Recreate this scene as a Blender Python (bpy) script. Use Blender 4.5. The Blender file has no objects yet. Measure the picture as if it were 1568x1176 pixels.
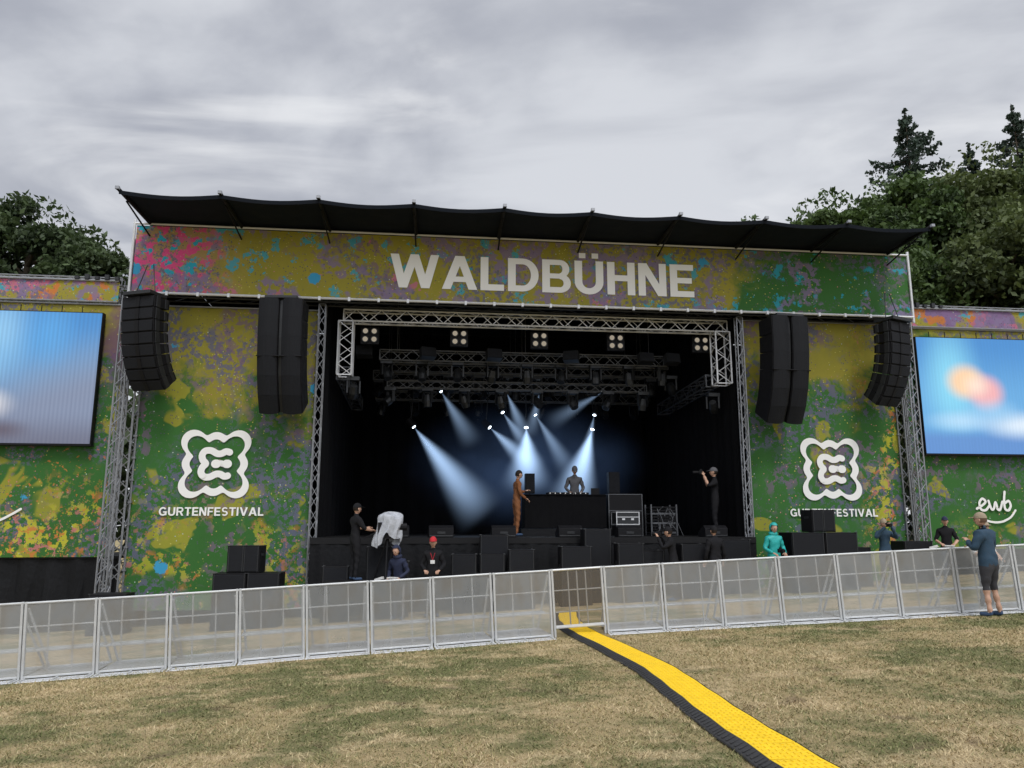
import bpy, math, random
import numpy as np
from mathutils import Vector, Matrix, Euler
random.seed(7); rng=np.random.default_rng(7)
R=math.radians
scene=bpy.context.scene
COL=scene.collection

# ---------------------------------------------------------------- terrain
def g(X,Y):
    return 0.053*40*math.tanh(X/40)-0.017*60*math.tanh(Y/60)
ANG=R(6.51)
F=Matrix.Translation((0,19.9,0))@Matrix.Rotation(ANG,4,'Z')   # stage frame
def SW(x,y,z=0):
    return F@Vector((x,y,z))
def gs(x,y):
    p=SW(x,y); return g(p.x,p.y)

# ---------------------------------------------------------------- node helper
class NT:
    def __init__(s,nt):
        s.nt=nt; nt.nodes.clear()
    def n(s,t,ins=None,**kw):
        nd=s.nt.nodes.new(t)
        for k,v in kw.items(): setattr(nd,k,v)
        if ins:
            for k,v in ins.items(): s.put(nd.inputs[k],v)
        return nd
    def put(s,sock,v):
        if isinstance(v,bpy.types.NodeSocket): s.nt.links.new(v,sock)
        else:
            if sock.type=='RGBA' and len(v)==3: v=(*v,1)
            sock.default_value=v
    def m(s,op,a,b=0.0,c=None,clamp=False):
        nd=s.n('ShaderNodeMath',operation=op,use_clamp=clamp); s.put(nd.inputs[0],a); s.put(nd.inputs[1],b)
        if c is not None: s.put(nd.inputs[2],c)
        return nd.outputs[0]
    def mix(s,f,a,b,mode='MIX'):
        nd=s.n('ShaderNodeMix',data_type='RGBA',blend_type=mode)
        s.put(nd.inputs[0],f); s.put(nd.inputs[6],a); s.put(nd.inputs[7],b); return nd.outputs[2]
    def noise(s,vec,scale,detail=3,off=(0,0,0),sc=(1,1,1),rough=.5,dist=0):
        mp=s.n('ShaderNodeMapping',{'Vector':vec,'Location':off,'Scale':sc})
        return s.n('ShaderNodeTexNoise',{'Vector':mp.outputs[0],'Scale':scale,'Detail':detail,'Roughness':rough,'Distortion':dist}).outputs[0]
    def ss(s,x,a,b,lo=0.,hi=1.):
        nd=s.n('ShaderNodeMapRange',interpolation_type='SMOOTHSTEP')
        for i,v in enumerate((x,a,b,lo,hi)): s.put(nd.inputs[i],v)
        return nd.outputs[0]
    def sep(s,v):
        return s.n('ShaderNodeSeparateXYZ',{0:v}).outputs

def newmat(name):
    m=bpy.data.materials.new(name); m.use_nodes=True
    return m,NT(m.node_tree)
def mat(name,col,rough=.6,metal=0.,var=.25,scale=6,bump=0.):
    m,t=newmat(name)
    tc=t.n('ShaderNodeTexCoord').outputs['Object']
    no=t.noise(tc,scale,4,rough=.6)
    c=t.mix(no,tuple(x*(1-var) for x in col),tuple(min(1,x*(1+var)) for x in col))
    b=t.n('ShaderNodeBsdfPrincipled',{'Base Color':c,'Roughness':t.ss(no,.2,.8,max(0,rough-.1),min(1,rough+.1)),'Metallic':metal})
    if max(col)<.03 and metal==0: b.inputs['Specular IOR Level'].default_value=.18
    if bump:
        bp=t.n('ShaderNodeBump',{'Height':t.noise(tc,scale*5,4),'Strength':bump,'Distance':.02}); t.put(b.inputs['Normal'],bp.outputs[0])
    o=t.n('ShaderNodeOutputMaterial'); t.put(o.inputs[0],b.outputs[0])
    return m

# ---------------------------------------------------------------- mesh builder
class MB:
    def __init__(s): s.v=[];s.f=[];s.mi=[]
    def add(s,vs,fs,m=0):
        b=len(s.v); s.v+= [tuple(v) for v in vs]
        for f in fs: s.f.append(tuple(b+i for i in f)); s.mi.append(m)
    def box(s,x0,x1,y0,y1,z0,z1,m=0,M=None):
        vs=[Vector((x,y,z)) for z in (z0,z1) for y in (y0,y1) for x in (x0,x1)]
        if M is not None: vs=[M@v for v in vs]
        s.add(vs,[(0,2,3,1),(4,5,7,6),(0,1,5,4),(2,6,7,3),(0,4,6,2),(1,3,7,5)],m)
    def prism(s,prof,x0,x1,m=0,M=None):   # prof in (y,z), extruded in x
        n=len(prof)
        vs=[Vector((x0,a,b)) for a,b in prof]+[Vector((x1,a,b)) for a,b in prof]
        if M is not None: vs=[M@v for v in vs]
        s.add(vs,[tuple(range(n)),tuple(range(2*n-1,n-1,-1))]+[(i,n+i,n+(i+1)%n,(i+1)%n) for i in range(n)],m)
    def tube(s,p,q,r,m=0,n=6,r2=None,cap=True):
        p=Vector(p);q=Vector(q); d=q-p
        if d.length<1e-6: return
        d.normalize(); a=d.orthogonal().normalized(); b=d.cross(a); r2=r if r2 is None else r2
        vs=[];
        for c,rr in((p,r),(q,r2)):
            for i in range(n):
                t=2*math.pi*i/n; vs.append(c+a*math.cos(t)*rr+b*math.sin(t)*rr)
        fs=[(i,(i+1)%n,n+(i+1)%n,n+i) for i in range(n)]
        if cap: fs+=[tuple(range(n-1,-1,-1)),tuple(range(n,2*n))]
        s.add(vs,fs,m)
    def truss(s,p,q,w=.3,r=.022,m=0,up=(0,0,1),step=None,h=None):
        p=Vector(p);q=Vector(q);d=(q-p);L=d.length;d.normalize();up=Vector(up)
        a=d.cross(up).normalized();b=a.cross(d).normalized();h=h or w
        cs=[(a*(i*w/2)+b*(j*h/2)) for i,j in((-1,-1),(1,-1),(1,1),(-1,1))]
        for c in cs: s.tube(p+c,q+c,r,m,6)
        step=step or w; n=max(1,round(L/step))
        for k in range(n):
            t0=p+d*(L*k/n);t1=p+d*(L*(k+1)/n)
            for i in range(4):
                c0,c1=cs[i],cs[(i+1)%4]
                if k%2: c0,c1=c1,c0
                s.tube(t0+c0,t1+c1,r*.55,m,4,cap=False)
        for t in(p,q):
            for i in range(4): s.tube(t+cs[i],t+cs[(i+1)%4],r*.8,m,4)
    def ell(s,c,rad,m=0,M=None,nu=12,nv=8,flt=None,shape=None):
        c=Vector(c);vs=[];fs=[]
        for j in range(nv+1):
            ph=-math.pi/2+math.pi*j/nv
            for i in range(nu):
                th=2*math.pi*i/nu
                v=Vector((math.cos(ph)*math.cos(th),math.cos(ph)*math.sin(th),math.sin(ph)))
                if shape: v=shape(v)
                vs.append(v)
        for j in range(nv):
            for i in range(nu):
                f=(j*nu+i,j*nu+(i+1)%nu,(j+1)*nu+(i+1)%nu,(j+1)*nu+i)
                if flt:
                    cc=sum((vs[k] for k in f),Vector())/4
                    if not flt(cc): continue
                fs.append(f)
        out=[]
        for v in vs:
            w=Vector((v.x*rad[0],v.y*rad[1],v.z*rad[2]))+c
            out.append(M@w if M is not None else w)
        s.add(out,fs,m)
    def obj(s,name,mats,parent=None,M=None,bevel=0,smooth=False):
        me=bpy.data.meshes.new(name); me.from_pydata(s.v,[],s.f); me.update()
        for mm in mats: me.materials.append(mm)
        me.polygons.foreach_set('material_index',s.mi)
        if smooth: me.polygons.foreach_set('use_smooth',[True]*len(s.f))
        o=bpy.data.objects.new(name,me); COL.objects.link(o)
        if parent: o.parent=parent
        if M is not None: o.matrix_local=M
        if bevel:
            b=o.modifiers.new('bevel','BEVEL'); b.width=bevel; b.segments=2; b.limit_method='ANGLE'; b.angle_limit=R(50)
        return o
def empty(name,M=None):
    e=bpy.data.objects.new(name,None); COL.objects.link(e); e.empty_display_size=.3
    if M is not None: e.matrix_world=M
    return e

# ---------------------------------------------------------------- materials
ALU=mat('aluminium',(.45,.46,.48),.38,.85,.15,4)
ALUW=mat('bright_aluminium',(.62,.63,.65),.45,.35,.12,4)
STEEL=mat('galvanised_steel',(.28,.29,.31),.5,.7,.3,9)
BLACK=mat('black_coating',(.0075,.0075,.009),.55,0,.4,5)
GRILLE=mat('black_grille',(.012,.013,.016),.7,0,.5,30,bump=.5)
CLOTH=mat('black_molton',(.003,.003,.004),.95,0,.4,2,bump=.4)
CLOTH2=mat('black_tarpaulin',(.008,.0085,.010),.6,0,.4,2,bump=.6)
CANOPY=mat('canopy_membrane',(.007,.010,.016),.85,0,.35,1.5,bump=.15)
DECKM=mat('deck_plywood',(.012,.012,.013),.6,0,.3,3)
DARKM=mat('dark_metal',(.035,.037,.04),.45,.6,.3,6)
DIMALU=mat('rigging_aluminium',(.12,.125,.135),.5,.7,.3,6)
WHITE=mat('white_print',(.80,.80,.78),.7,0,.03,3)
LENS,t=newmat('lamp_lens'); e=t.n('ShaderNodeEmission',{'Color':(.75,.88,1),'Strength':7.}); t.put(t.n('ShaderNodeOutputMaterial').inputs[0],e.outputs[0])
WARM,t=newmat('warm_halogen'); e=t.n('ShaderNodeEmission',{'Color':(1,.86,.66),'Strength':.34}); t.put(t.n('ShaderNodeOutputMaterial').inputs[0],e.outputs[0])

def paint(name,mode):
    m,t=newmat(name)
    P=t.n('ShaderNodeTexCoord').outputs['Object']; S=t.sep(P); x,z=S[0],S[2]
    OCH=(.285,.25,.030);GRN=(.032,.128,.024);GRY=(.11,.11,.18);PNK=(.62,.07,.21);ORG=(.50,.17,.04);YEL=(.46,.43,.03);CYN=(.02,.32,.43);PUR=(.17,.10,.18)
    big=t.noise(P,.38,3,(3.1,0,1.7),dist=.6); med=t.noise(P,1.1,5,(7,2,5),rough=.62,dist=.4); fine=t.noise(P,7,5,(1,4,2),rough=.68); fin2=t.noise(P,4.2,5,(9,14,22),rough=.66)
    warp=t.m('ADD',t.m('MULTIPLY',t.m('SUBTRACT',big,.5),5.),t.m('MULTIPLY',t.m('SUBTRACT',med,.5),5.))
    if mode=='top':
        c=t.mix(t.ss(t.m('ADD',x,t.m('MULTIPLY',warp,.8)),6.0,7.2),OCH,GRN)
        c=t.mix(t.ss(t.m('ADD',x,t.m('MULTIPLY',warp,.5)),-6.2,-8.8,0,.45),c,(.42,.2,.17))
    elif mode=='wtop':
        c=t.mix(t.ss(t.noise(P,.9,4,(4,4,4)),.46,.52),OCH,(.20,.12,.25));c=t.mix(t.ss(t.noise(P,1.3,4,(14,4,4)),.56,.6),c,(.45,.13,.22));c=t.mix(t.ss(t.noise(P,1.6,4,(4,24,4)),.58,.62),c,ORG)
    else:
        zc={'mainL':4.8,'mainR':5.8,'wingL':5.8,'wingR':6.8}[mode]
        c=t.mix(t.ss(t.m('ADD',z,warp),zc+.5,zc-.5),OCH,GRN)
        c=t.mix(t.m('MULTIPLY',t.ss(t.noise(P,.75,3,(13,1,4),dist=.5),.61,.635),.9),c,(.29,.28,.03))
    c=t.mix(t.ss(med,.35,.7,0,.3),c,t.mix(.5,c,(.025,.06,.012)))
    msk=t.ss(t.noise(P,.55,3,(21,3,9)),.46,.56)
    c=t.mix(t.m('MULTIPLY',t.m('MULTIPLY',msk,t.ss(fine,.50,.53)),.85),c,GRY)
    msk2=t.ss(t.noise(P,.6,3,(41,3,2)),.51,.6)
    c=t.mix(t.m('MULTIPLY',t.m('MULTIPLY',msk2,t.ss(fin2,.53,.55)),.65),c,PUR)
    if mode in('top','wtop'):
        if mode=='top':
            om=t.ss(t.m('ADD',x,t.m('MULTIPLY',warp,.3)),-6.8,-8.4); c=t.mix(t.m('MULTIPLY',om,t.ss(fin2,.50,.53)),c,PNK)
            c=t.mix(t.m('MULTIPLY',om,t.ss(t.noise(P,3.2,5,(5,5,55)),.57,.60)),c,CYN)
        c=t.mix(t.m('MULTIPLY',t.ss(t.noise(P,2.3,5,(5,35,5),rough=.68),.59,.61),.8),c,CYN)
        c=t.mix(t.m('MULTIPLY',t.m('MULTIPLY',t.ss(t.noise(P,1.5,5,(75,3,5),rough=.68),.62,.64),t.ss(x,5.5,2.5)),.7),c,(.5,.12,.25))
        c=t.mix(t.m('MULTIPLY',t.m('MULTIPLY',t.ss(t.noise(P,.9,4,(3,35,77),rough=.6),.50,.56),t.ss(t.noise(P,5.,4,(3,5,77)),.46,.49)),.8),c,(.20,.15,.27))
    else:
        low={'mainL':(3.0,1.,.6),'mainR':(5.,2.5,.7),'wingL':(3.4,1.4,.9),'wingR':(2.2,1,.35)}[mode]
        om=t.ss(z,low[0],low[1],0,low[2]) if mode!='mainR' else t.ss(x,9.6,10.6,0,.8)
        om=t.m('MULTIPLY',om,t.ss(t.noise(P,.7,3,(17,3,9)),.45,.55))
        c=t.mix(t.m('MULTIPLY',om,t.ss(fin2,.53,.56),clamp=True),c,YEL)
        c=t.mix(t.m('MULTIPLY',om,t.ss(t.noise(P,3.6,5,(5,5,5),rough=.65),.57,.6),clamp=True),c,ORG)
        c=t.mix(t.m('MULTIPLY',om,t.ss(t.noise(P,5,5,(15,5,5),rough=.65),.59,.62),clamp=True),c,(.45,.16,.15))
        if mode=='wingL':
            c=t.mix(t.m('MULTIPLY',t.ss(t.m('ADD',x,t.m('MULTIPLY',warp,.3)),-10.8,-10.3),t.ss(z,4.5,6.2,0,.8)),c,(.15,.07,.14))
            c=t.mix(t.m('MULTIPLY',t.ss(z,6,3,0,.8),t.ss(fine,.60,.63)),c,ORG)
    for sc,cl,th,off in((9,(.45,.43,.1),.15,(0,0,0)),(7,(.45,.20,.18),.12,(3,3,3)),(6,(.4,.5,.45),.09,(8,1,4)),(13,(.08,.08,.11),.2,(2,9,4))):
        mp=t.n('ShaderNodeMapping',{'Vector':P,'Location':off})
        vo=t.n('ShaderNodeTexVoronoi',{'Vector':mp.outputs[0],'Scale':float(sc)})
        sel=t.ss(t.noise(P,2.,2,off),.48,.56)
        c=t.mix(t.m('MULTIPLY',t.m('LESS_THAN',vo.outputs['Distance'],th),sel),c,cl)
    mp=t.n('ShaderNodeMapping',{'Vector':P,'Location':(2.2,0,1.3)})
    vo=t.n('ShaderNodeTexVoronoi',{'Vector':mp.outputs[0],'Scale':.55}); d=t.m('ADD',vo.outputs['Distance'],t.m('MULTIPLY',t.m('SUBTRACT',fine,.5),.16))
    c=t.mix(t.ss(d,.095,.08),c,(.04,.29,.50))
    b=t.n('ShaderNodeBsdfPrincipled',{'Base Color':c,'Roughness':.75})
    b.inputs['Specular IOR Level'].default_value=.3
    bp=t.n('ShaderNodeBump',{'Height':t.noise(P,1.2,2,sc=(1,1,.25)),'Strength':.25,'Distance':.1}); t.put(b.inputs['Normal'],bp.outputs[0])
    t.put(t.n('ShaderNodeOutputMaterial').inputs[0],b.outputs[0]); return m
P_TOP=paint('paint_splash_header','top');P_WT=paint('paint_splash_wing_header','wtop');P_L=paint('paint_splash_left','mainL');P_R=paint('paint_splash_right','mainR');P_WL=paint('paint_splash_wing','wingL');P_WR=paint('paint_splash_wing_green','wingR')

# ---------------------------------------------------------------- glyphs
def glyphs():
    def bar(x0,y0,x1,y1): return [(x0,y0),(x1,y0),(x1,y1),(x0,y1)]
    def par(xb,xt,w,y0=0,y1=1): return [(xb,y0),(xb+w,y0),(xt+w,y1),(xt,y1)]
    def arc(cx,cy,rx,ry,a0,a1,tx,ty,n=14):
        out=[]
        for i in range(n):
            q=[]
            for a,inn in((i,0),(i+1,0),(i+1,1),(i,1)):
                th=R(a0+(a1-a0)*a/n); q.append((cx+(rx-tx*inn)*math.cos(th),cy+(ry-ty*inn)*math.sin(th)))
            out.append(q)
        return out
    G={}
    G['W']=(1.34,[par(.25,0,.23),par(.25,.55,.23),par(.86,.55,.23),par(.86,1.11,.23)])
    G['A']=(.98,[par(0,.36,.24),par(.74,.38,.24),bar(.22,.22,.76,.38)])
    G['V']=(.95,[par(.36,0,.23),par(.37,.72,.23)])
    G['L']=(.68,[bar(0,0,.22,1),bar(.22,0,.66,.185)])
    G['D']=(.88,[bar(0,0,.22,1),bar(.22,.82,.42,1),bar(.22,0,.42,.18)]+arc(.42,.5,.45,.5,-90,90,.22,.18))
    G['B']=(.84,[bar(0,0,.22,1),bar(.22,.84,.5,1),bar(.22,.43,.5,.58),bar(.22,0,.5,.17)]+arc(.5,.72,.28,.28,-90,90,.2,.155)+arc(.5,.29,.32,.29,-90,90,.21,.165))
    U=[bar(0,.36,.22,1),bar(.61,.36,.83,1)]+arc(.415,.36,.415,.38,180,360,.22,.19)
    G['U']=(.85,U); G['Ü']=(.85,U+[bar(.13,1.08,.32,1.24),bar(.5,1.08,.69,1.24)])
    G['H']=(.82,[bar(0,0,.22,1),bar(.59,0,.81,1),bar(.22,.42,.59,.6)])
    G['N']=(.84,[bar(0,0,.21,1),bar(.61,0,.82,1),par(.57,.0,.25)])
    G['E']=(.72,[bar(0,0,.22,1),bar(.22,.82,.7,1),bar(.22,.42,.65,.59),bar(.22,0,.71,.18)])
    G['F']=(.68,[bar(0,0,.21,1),bar(.21,.83,.67,1),bar(.21,.41,.6,.57)])
    G['T']=(.76,[bar(.27,0,.48,.83),bar(0,.83,.75,1)])
    G['I']=(.24,[bar(0,0,.21,1)])
    G['R']=(.84,[bar(0,0,.21,1),bar(.21,.84,.5,1),bar(.21,.4,.5,.56),par(.6,.38,.23,0,.4)]+arc(.5,.7,.3,.3,-90,90,.2,.155))
    G['G']=(.94,arc(.46,.5,.47,.51,40,320,.21,.18,18)+[bar(.5,.36,.9,.52),bar(.72,.05,.9,.36)])
    G['S']=(.8,arc(.39,.71,.35,.3,30,270,.2,.16)+arc(.39,.29,.37,.3,90,-150,.2,.16))
    return G
GL=glyphs()
def lettering(text,x0,x1,z0,h,y,sp=.11):
    mb=MB(); adv=[]; X=0
    for ch in text: adv.append(X); X+=GL[ch][0]+sp
    X-=sp; k=(x1-x0)/X; j=0
    for ch,a in zip(text,adv):
        for poly in GL[ch][1]:
            yy=y-(j%7)*.0006; j+=1
            pts=[(x0+(a+px)*k,yy,z0+pz*h) for px,pz in poly]
            mb.add(pts,[(0,1,2,3)])
    return mb
def spline(pts,sub=8):
    out=[];P=[Vector(p) for p in pts];P=[P[0]]+P+[P[-1]]
    for i in range(1,len(P)-2):
        for s in range(sub):
            u=s/sub;a,b2,c2,d2=P[i-1],P[i],P[i+1],P[i+2]
            out.append(tuple(.5*((2*b2)+(c2-a)*u+(2*a-5*b2+4*c2-d2)*u*u+(3*b2-a-3*c2+d2)*u**3)))
    out.append(tuple(pts[-1]));return out
def stamp(mb,pts,w,y):      # brush stroke made of overlapping discs, each a hair in front of the last
    k=0;last=None
    for p in spline(pts,24):
        if last and math.hypot(p[0]-last[0],p[1]-last[1])<w*.12: continue
        last=p;yy=y-.0003*(k%60);k+=1
        mb.add([(p[0]+w/2*math.cos(i*.349),yy,p[1]+w/2*math.sin(i*.349)) for i in range(18)],[tuple(range(18))])
def logo(cx,cz,s,y):
    mb=MB();C=[(sx*.30,sz*.30,.165) for sx in(-1,1) for sz in(-1,1)]+[(0,.31,.125),(0,-.31,.125),(.31,0,.125),(-.31,0,.125),(0,0,.28)]
    def rad(th):
        ux_,uz_=math.cos(th),math.sin(th);lo,hi=.1,.9
        for _ in range(24):
            r=(lo+hi)/2;v=sum(math.exp(-26*(math.hypot(r*ux_-a,r*uz_-b)-q)) for a,b,q in C)
            if v>1: lo=r
            else: hi=r
        return lo
    N=200;o=[rad(2*math.pi*i/N) for i in range(N)];mx_=max(o[i]*abs(math.cos(2*math.pi*i/N)) for i in range(N));o=[r*.48/mx_ for r in o]
    for i in range(N):
        j=(i+1)%N;q=[]
        for kk,t_ in((i,0),(j,0),(j,1),(i,1)):
            th=2*math.pi*kk/N;r=o[kk]-t_*.105;q.append((cx+s*r*math.cos(th),y,cz+s*r*math.sin(th)))
        mb.add(q,[(0,1,2,3)])
    def T(l): return [(cx+s*a,cz+s*b) for a,b in l]
    stamp(mb,T([(.19,.165),(.14,.175),(.08,.145),(.02,.145),(-.06,.185),(-.14,.18),(-.18,.12),(-.165,.05),(-.125,.0),(-.165,-.05),(-.18,-.12),(-.14,-.18),(-.06,-.185),(.02,-.145),(.08,-.145),(.14,-.175),(.19,-.165)]),s*.095,y-.003)
    stamp(mb,T([(.02,0),(.08,.008),(.13,-.004),(.18,0.)]),s*.085,y-.003);stamp(mb,T([(.01,0),(.03,0)]),s*.12,y-.024);stamp(mb,T([(.16,0),(.18,0)]),s*.12,y-.024)
    return mb

# ---------------------------------------------------------------- GROUND
def axis(lim):
    a=[0];st=1.
    while a[-1]<lim:
        if a[-1]>30: st*=1.25
        a.append(a[-1]+st)
    return [-q for q in a[:0:-1]]+a
ax=axis(420);mb=MB();n=len(ax)
mb.v=[(X,Y+10,g(X,Y+10)) for Y in ax for X in ax]
mb.f=[(j*n+i,j*n+i+1,(j+1)*n+i+1,(j+1)*n+i) for j in range(n-1) for i in range(n-1)];mb.mi=[0]*len(mb.f)
def patch(t,P):   # shared by soil sheet and blades: large green areas, worn straw areas, scuffed earth
    grn=t.ss(t.m('ADD',t.m('MULTIPLY',t.noise(P,.33,4,(8,8,8),rough=.6),.55),t.m('MULTIPLY',t.noise(P,1.5,5,(2,5,1),rough=.7),.45)),.43,.56)
    straw=t.ss(t.noise(P,1.1,6,(1,8,8),rough=.75,sc=(1,1.4,1)),.52,.62);earth=t.ss(t.noise(P,1.7,6,(31,2,2),rough=.72),.57,.67)
    return grn,straw,earth
m,t=newmat('dry_grass_ground');P=t.n('ShaderNodeTexCoord').outputs['Object']
b_=t.noise(P,2.6,5,(4,4,4),rough=.7);c_=t.noise(P,45,4,rough=.7);d_=t.noise(P,140,2,sc=(1,.45,1));grn,straw,earth=patch(t,P)
c=t.mix(grn,(.115,.125,.035),(.42,.315,.16));c=t.mix(t.m('MULTIPLY',straw,.6),c,(.56,.43,.25))
c=t.mix(t.ss(c_,.35,.7,0,.45),c,(.44,.345,.19)); c=t.mix(t.ss(d_,.5,.72,0,.6),c,(.12,.09,.045))
c=t.mix(t.m('MULTIPLY',earth,.6),c,(.18,.125,.075))
b=t.n('ShaderNodeBsdfPrincipled',{'Base Color':c,'Roughness':.95})
bp=t.n('ShaderNodeBump',{'Height':t.m('ADD',c_,t.m('MULTIPLY',b_,1.5)),'Strength':.8,'Distance':.04});t.put(b.inputs['Normal'],bp.outputs[0])
t.put(t.n('ShaderNodeOutputMaterial').inputs[0],b.outputs[0])
mb.obj('grass_ground',[m],smooth=True)

FP=[(-14,10.75),(-9.5,11.4),(-7.44,11.72),(-4.97,12.2),(-3.2,12.65),(-1.29,12.98),(.64,13.35),(1.61,13.5),(3.48,13.56),(7.13,13.52),(9,13.46),(16,13.3)]
def fenceY(X): return float(np.interp(X,[p[0] for p in FP],[p[1] for p in FP]))
def card_mesh(name,V,Fc,shade,matl,attr='shade',M=None,parent=None):
    me=bpy.data.meshes.new(name);nv=len(V);k=Fc.shape[1];nf=len(Fc)
    me.vertices.add(nv);me.vertices.foreach_set('co',V.astype(np.float32).ravel())
    me.loops.add(nf*k);me.loops.foreach_set('vertex_index',Fc.astype(np.int32).ravel())
    me.polygons.add(nf);me.polygons.foreach_set('loop_start',np.arange(0,nf*k,k,dtype=np.int32));me.polygons.foreach_set('loop_total',np.full(nf,k,dtype=np.int32))
    at=me.attributes.new(attr,'FLOAT','FACE');at.data.foreach_set('value',shade.astype(np.float32))
    me.materials.append(matl);me.update(calc_edges=True);me.validate()
    o=bpy.data.objects.new(name,me);COL.objects.link(o)
    if parent:o.parent=parent
    return o
m,t=newmat('grass_blades');sh=t.n('ShaderNodeAttribute',attribute_name='shade').outputs['Fac']
r=t.n('ShaderNodeValToRGB',{0:sh});cr=r.color_ramp;cr.elements[0].color=(.09,.105,.035,1);cr.elements[1].color=(.60,.49,.30,1)
e=cr.elements.new(.35);e.color=(.20,.19,.07,1);e=cr.elements.new(.6);e.color=(.41,.32,.16,1)
r2=t.n('ShaderNodeValToRGB',{0:sh});cr=r2.color_ramp;cr.elements[0].color=(.045,.065,.018,1);cr.elements[1].color=(.38,.34,.17,1)
e=cr.elements.new(.55);e.color=(.125,.145,.042,1)
P=t.n('ShaderNodeTexCoord').outputs['Object'];grn,straw,earth=patch(t,P)
c=t.mix(grn,r2.outputs[0],r.outputs[0]);c=t.mix(t.m('MULTIPLY',straw,.7),c,(.60,.47,.28));c=t.mix(t.m('MULTIPLY',earth,.5),c,(.20,.14,.08))
b=t.n('ShaderNodeBsdfPrincipled',{'Base Color':c,'Roughness':.8});t.put(t.n('ShaderNodeOutputMaterial').inputs[0],b.outputs[0]);GB=m
NB=260000
Y=3.6+10.2*rng.random(NB)**.85;X=(rng.random(NB)*2-1)*(.74*Y+.4)
ok=Y<np.interp(X,[p[0] for p in FP],[p[1] for p in FP])+.0
X,Y=X[ok],Y[ok];nb=len(X)
clump=np.sin(X*3.1+np.cos(Y*2.3)*2)*np.cos(Y*2.7+np.sin(X*1.7)*2)
Z=0.053*40*np.tanh(X/40)-0.017*60*np.tanh(Y/60)
hh=(.010+.024*rng.random(nb)**2)*(1+.35*clump);w=.0022+.003*rng.random(nb)+.0003*Y;th=rng.random(nb)*6.283;lx=rng.normal(0,.9,nb)*hh*1.4;ly=rng.normal(0,.9,nb)*hh*1.4
V=np.empty((nb,3,3));dx=np.cos(th)*w;dy=np.sin(th)*w
V[:,0]=np.stack([X-dx,Y-dy,Z-.003],1);V[:,1]=np.stack([X+dx,Y+dy,Z-.003],1);V[:,2]=np.stack([X+lx,Y+ly,Z+hh],1)
card_mesh('grass_tufts',V.reshape(-1,3),np.arange(nb*3).reshape(-1,3),np.clip(rng.normal(.52,.23,nb)+.1*clump,0,1),GB)

# ---------------------------------------------------------------- STAGE
st=empty('festival_stage',F)
XL,XR=-5.0,6.45
mb=MB();mb.box(XL,XR,0,10,1.2,1.35,0);mb.obj('deck',[DECKM],st)
def drape(mb,x0,y0,x1,y1,z0,z1,amp=.04,wl=.35,m=0,nz=2):
    L=math.hypot(x1-x0,y1-y0);n=max(4,int(L/wl*6));ux,uy=(x1-x0)/L,(y1-y0)/L;vs=[]
    for k in range(nz+1):
        for i in range(n+1):
            s=L*i/n; a=amp*(.4+.6*(1-k/nz))*(math.sin(s/wl*6.283)+.5*math.sin(s/wl*2.9+k)+.3*random.uniform(-1,1))
            vs.append((x0+ux*s-uy*a,y0+uy*s+ux*a,z0+(z1-z0)*k/nz))
    mb.add(vs,[(k*(n+1)+i,k*(n+1)+i+1,(k+1)*(n+1)+i+1,(k+1)*(n+1)+i) for k in range(nz) for i in range(n)],m)
mb=MB();drape(mb,XL,.02,XR,.02,-.5,1.3,.03,.4)
mb.obj('deck_skirt',[CLOTH2],st,smooth=True)
mb=MB();drape(mb,XL+.1,.7,XL+.1,9.9,1.35,9.0,.06,.5);drape(mb,XR-.05,9.9,XR-.05,.7,1.35,9.0,.06,.5);drape(mb,XL,9.8,XR,9.8,1.35,9.0,.06,.6)
mb.obj('stage_curtains',[CLOTH],st,smooth=True)
mb=MB();mb.box(-9.6,11.3,.4,10.2,9.05,9.15);mb.box(-9.62,-9.56,.9,10.2,-1,9.0);mb.box(11.2,11.26,.9,10.2,-1,9.0);mb.box(-9.55,11.2,10.1,10.16,-1,9.0)
mb.obj('stage_house_walls',[CLOTH2],st)
CX=[-9.53,-7.21,-4.92,-2.63,-.39,1.83,4.11,6.39,8.64,10.97];mb=MB();NS=10;rows=[(-1.8,0),(-1.2,.0),(-.5,.0),(0.1,-.02),(3,.25),(6,.15),(10.4,-.3)]
cols=[]
for i in range(9):
    for k in range(NS): cols.append((CX[i]+(CX[i+1]-CX[i])*k/NS,math.sin(math.pi*k/NS)))
cols.append((CX[-1],0))
vs=[]
for ri,(y,dz) in enumerate(rows):
    for x,s in cols:
        q=[1,.8,.5,.3,.2,.2,.2][ri]
        vs.append((x,y+(.10*s if ri==0 else 0),9.42+dz-.045*s*q+(.06 if ri==1 else 0)*s))
nc=len(cols);mb.add(vs,[(r*nc+i,r*nc+i+1,(r+1)*nc+i+1,(r+1)*nc+i) for r in range(len(rows)-1) for i in range(nc-1)])
for i in range(nc-1):
    a,b2=vs[i],vs[i+1];mb.add([a,b2,(b2[0],b2[1]+.02,b2[2]-.09),(a[0],a[1]+.02,a[2]-.09)],[(0,1,2,3)])
mb.obj('roof_membrane',[CANOPY],st,smooth=True)
mb=MB()
for i,x in enumerate(CX):
    bx=x*.985+.01
    mb.tube((x,-1.86,9.44),(bx,.2,9.3),.045,0,8);mb.tube((x,-1.3,9.36),(bx,.15,8.95),.022,0,6)
    mb.box(x-.045,x+.045,-1.92,-1.84,9.41,9.48,1)
mb.obj('roof_ribs',[BLACK,STEEL],st)
mb=MB()
mb.truss((-9.7,.35,7.62),(11.35,.35,7.62),.4,.025,0,step=.45);mb.truss((-9.7,.35,9.1),(11.35,.35,9.1),.35,.025,0,step=.45)
for x in(-9.7,11.3): mb.truss((x,.5,gs(x,.5)),(x,.5,9.0),.34,.027,1,up=(0,1,0),step=.34)
mb.truss((-9.82,.2,gs(-9.7,.2)),(-9.82,.2,7.4),.24,.024,1,up=(0,1,0),step=.26)
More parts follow.
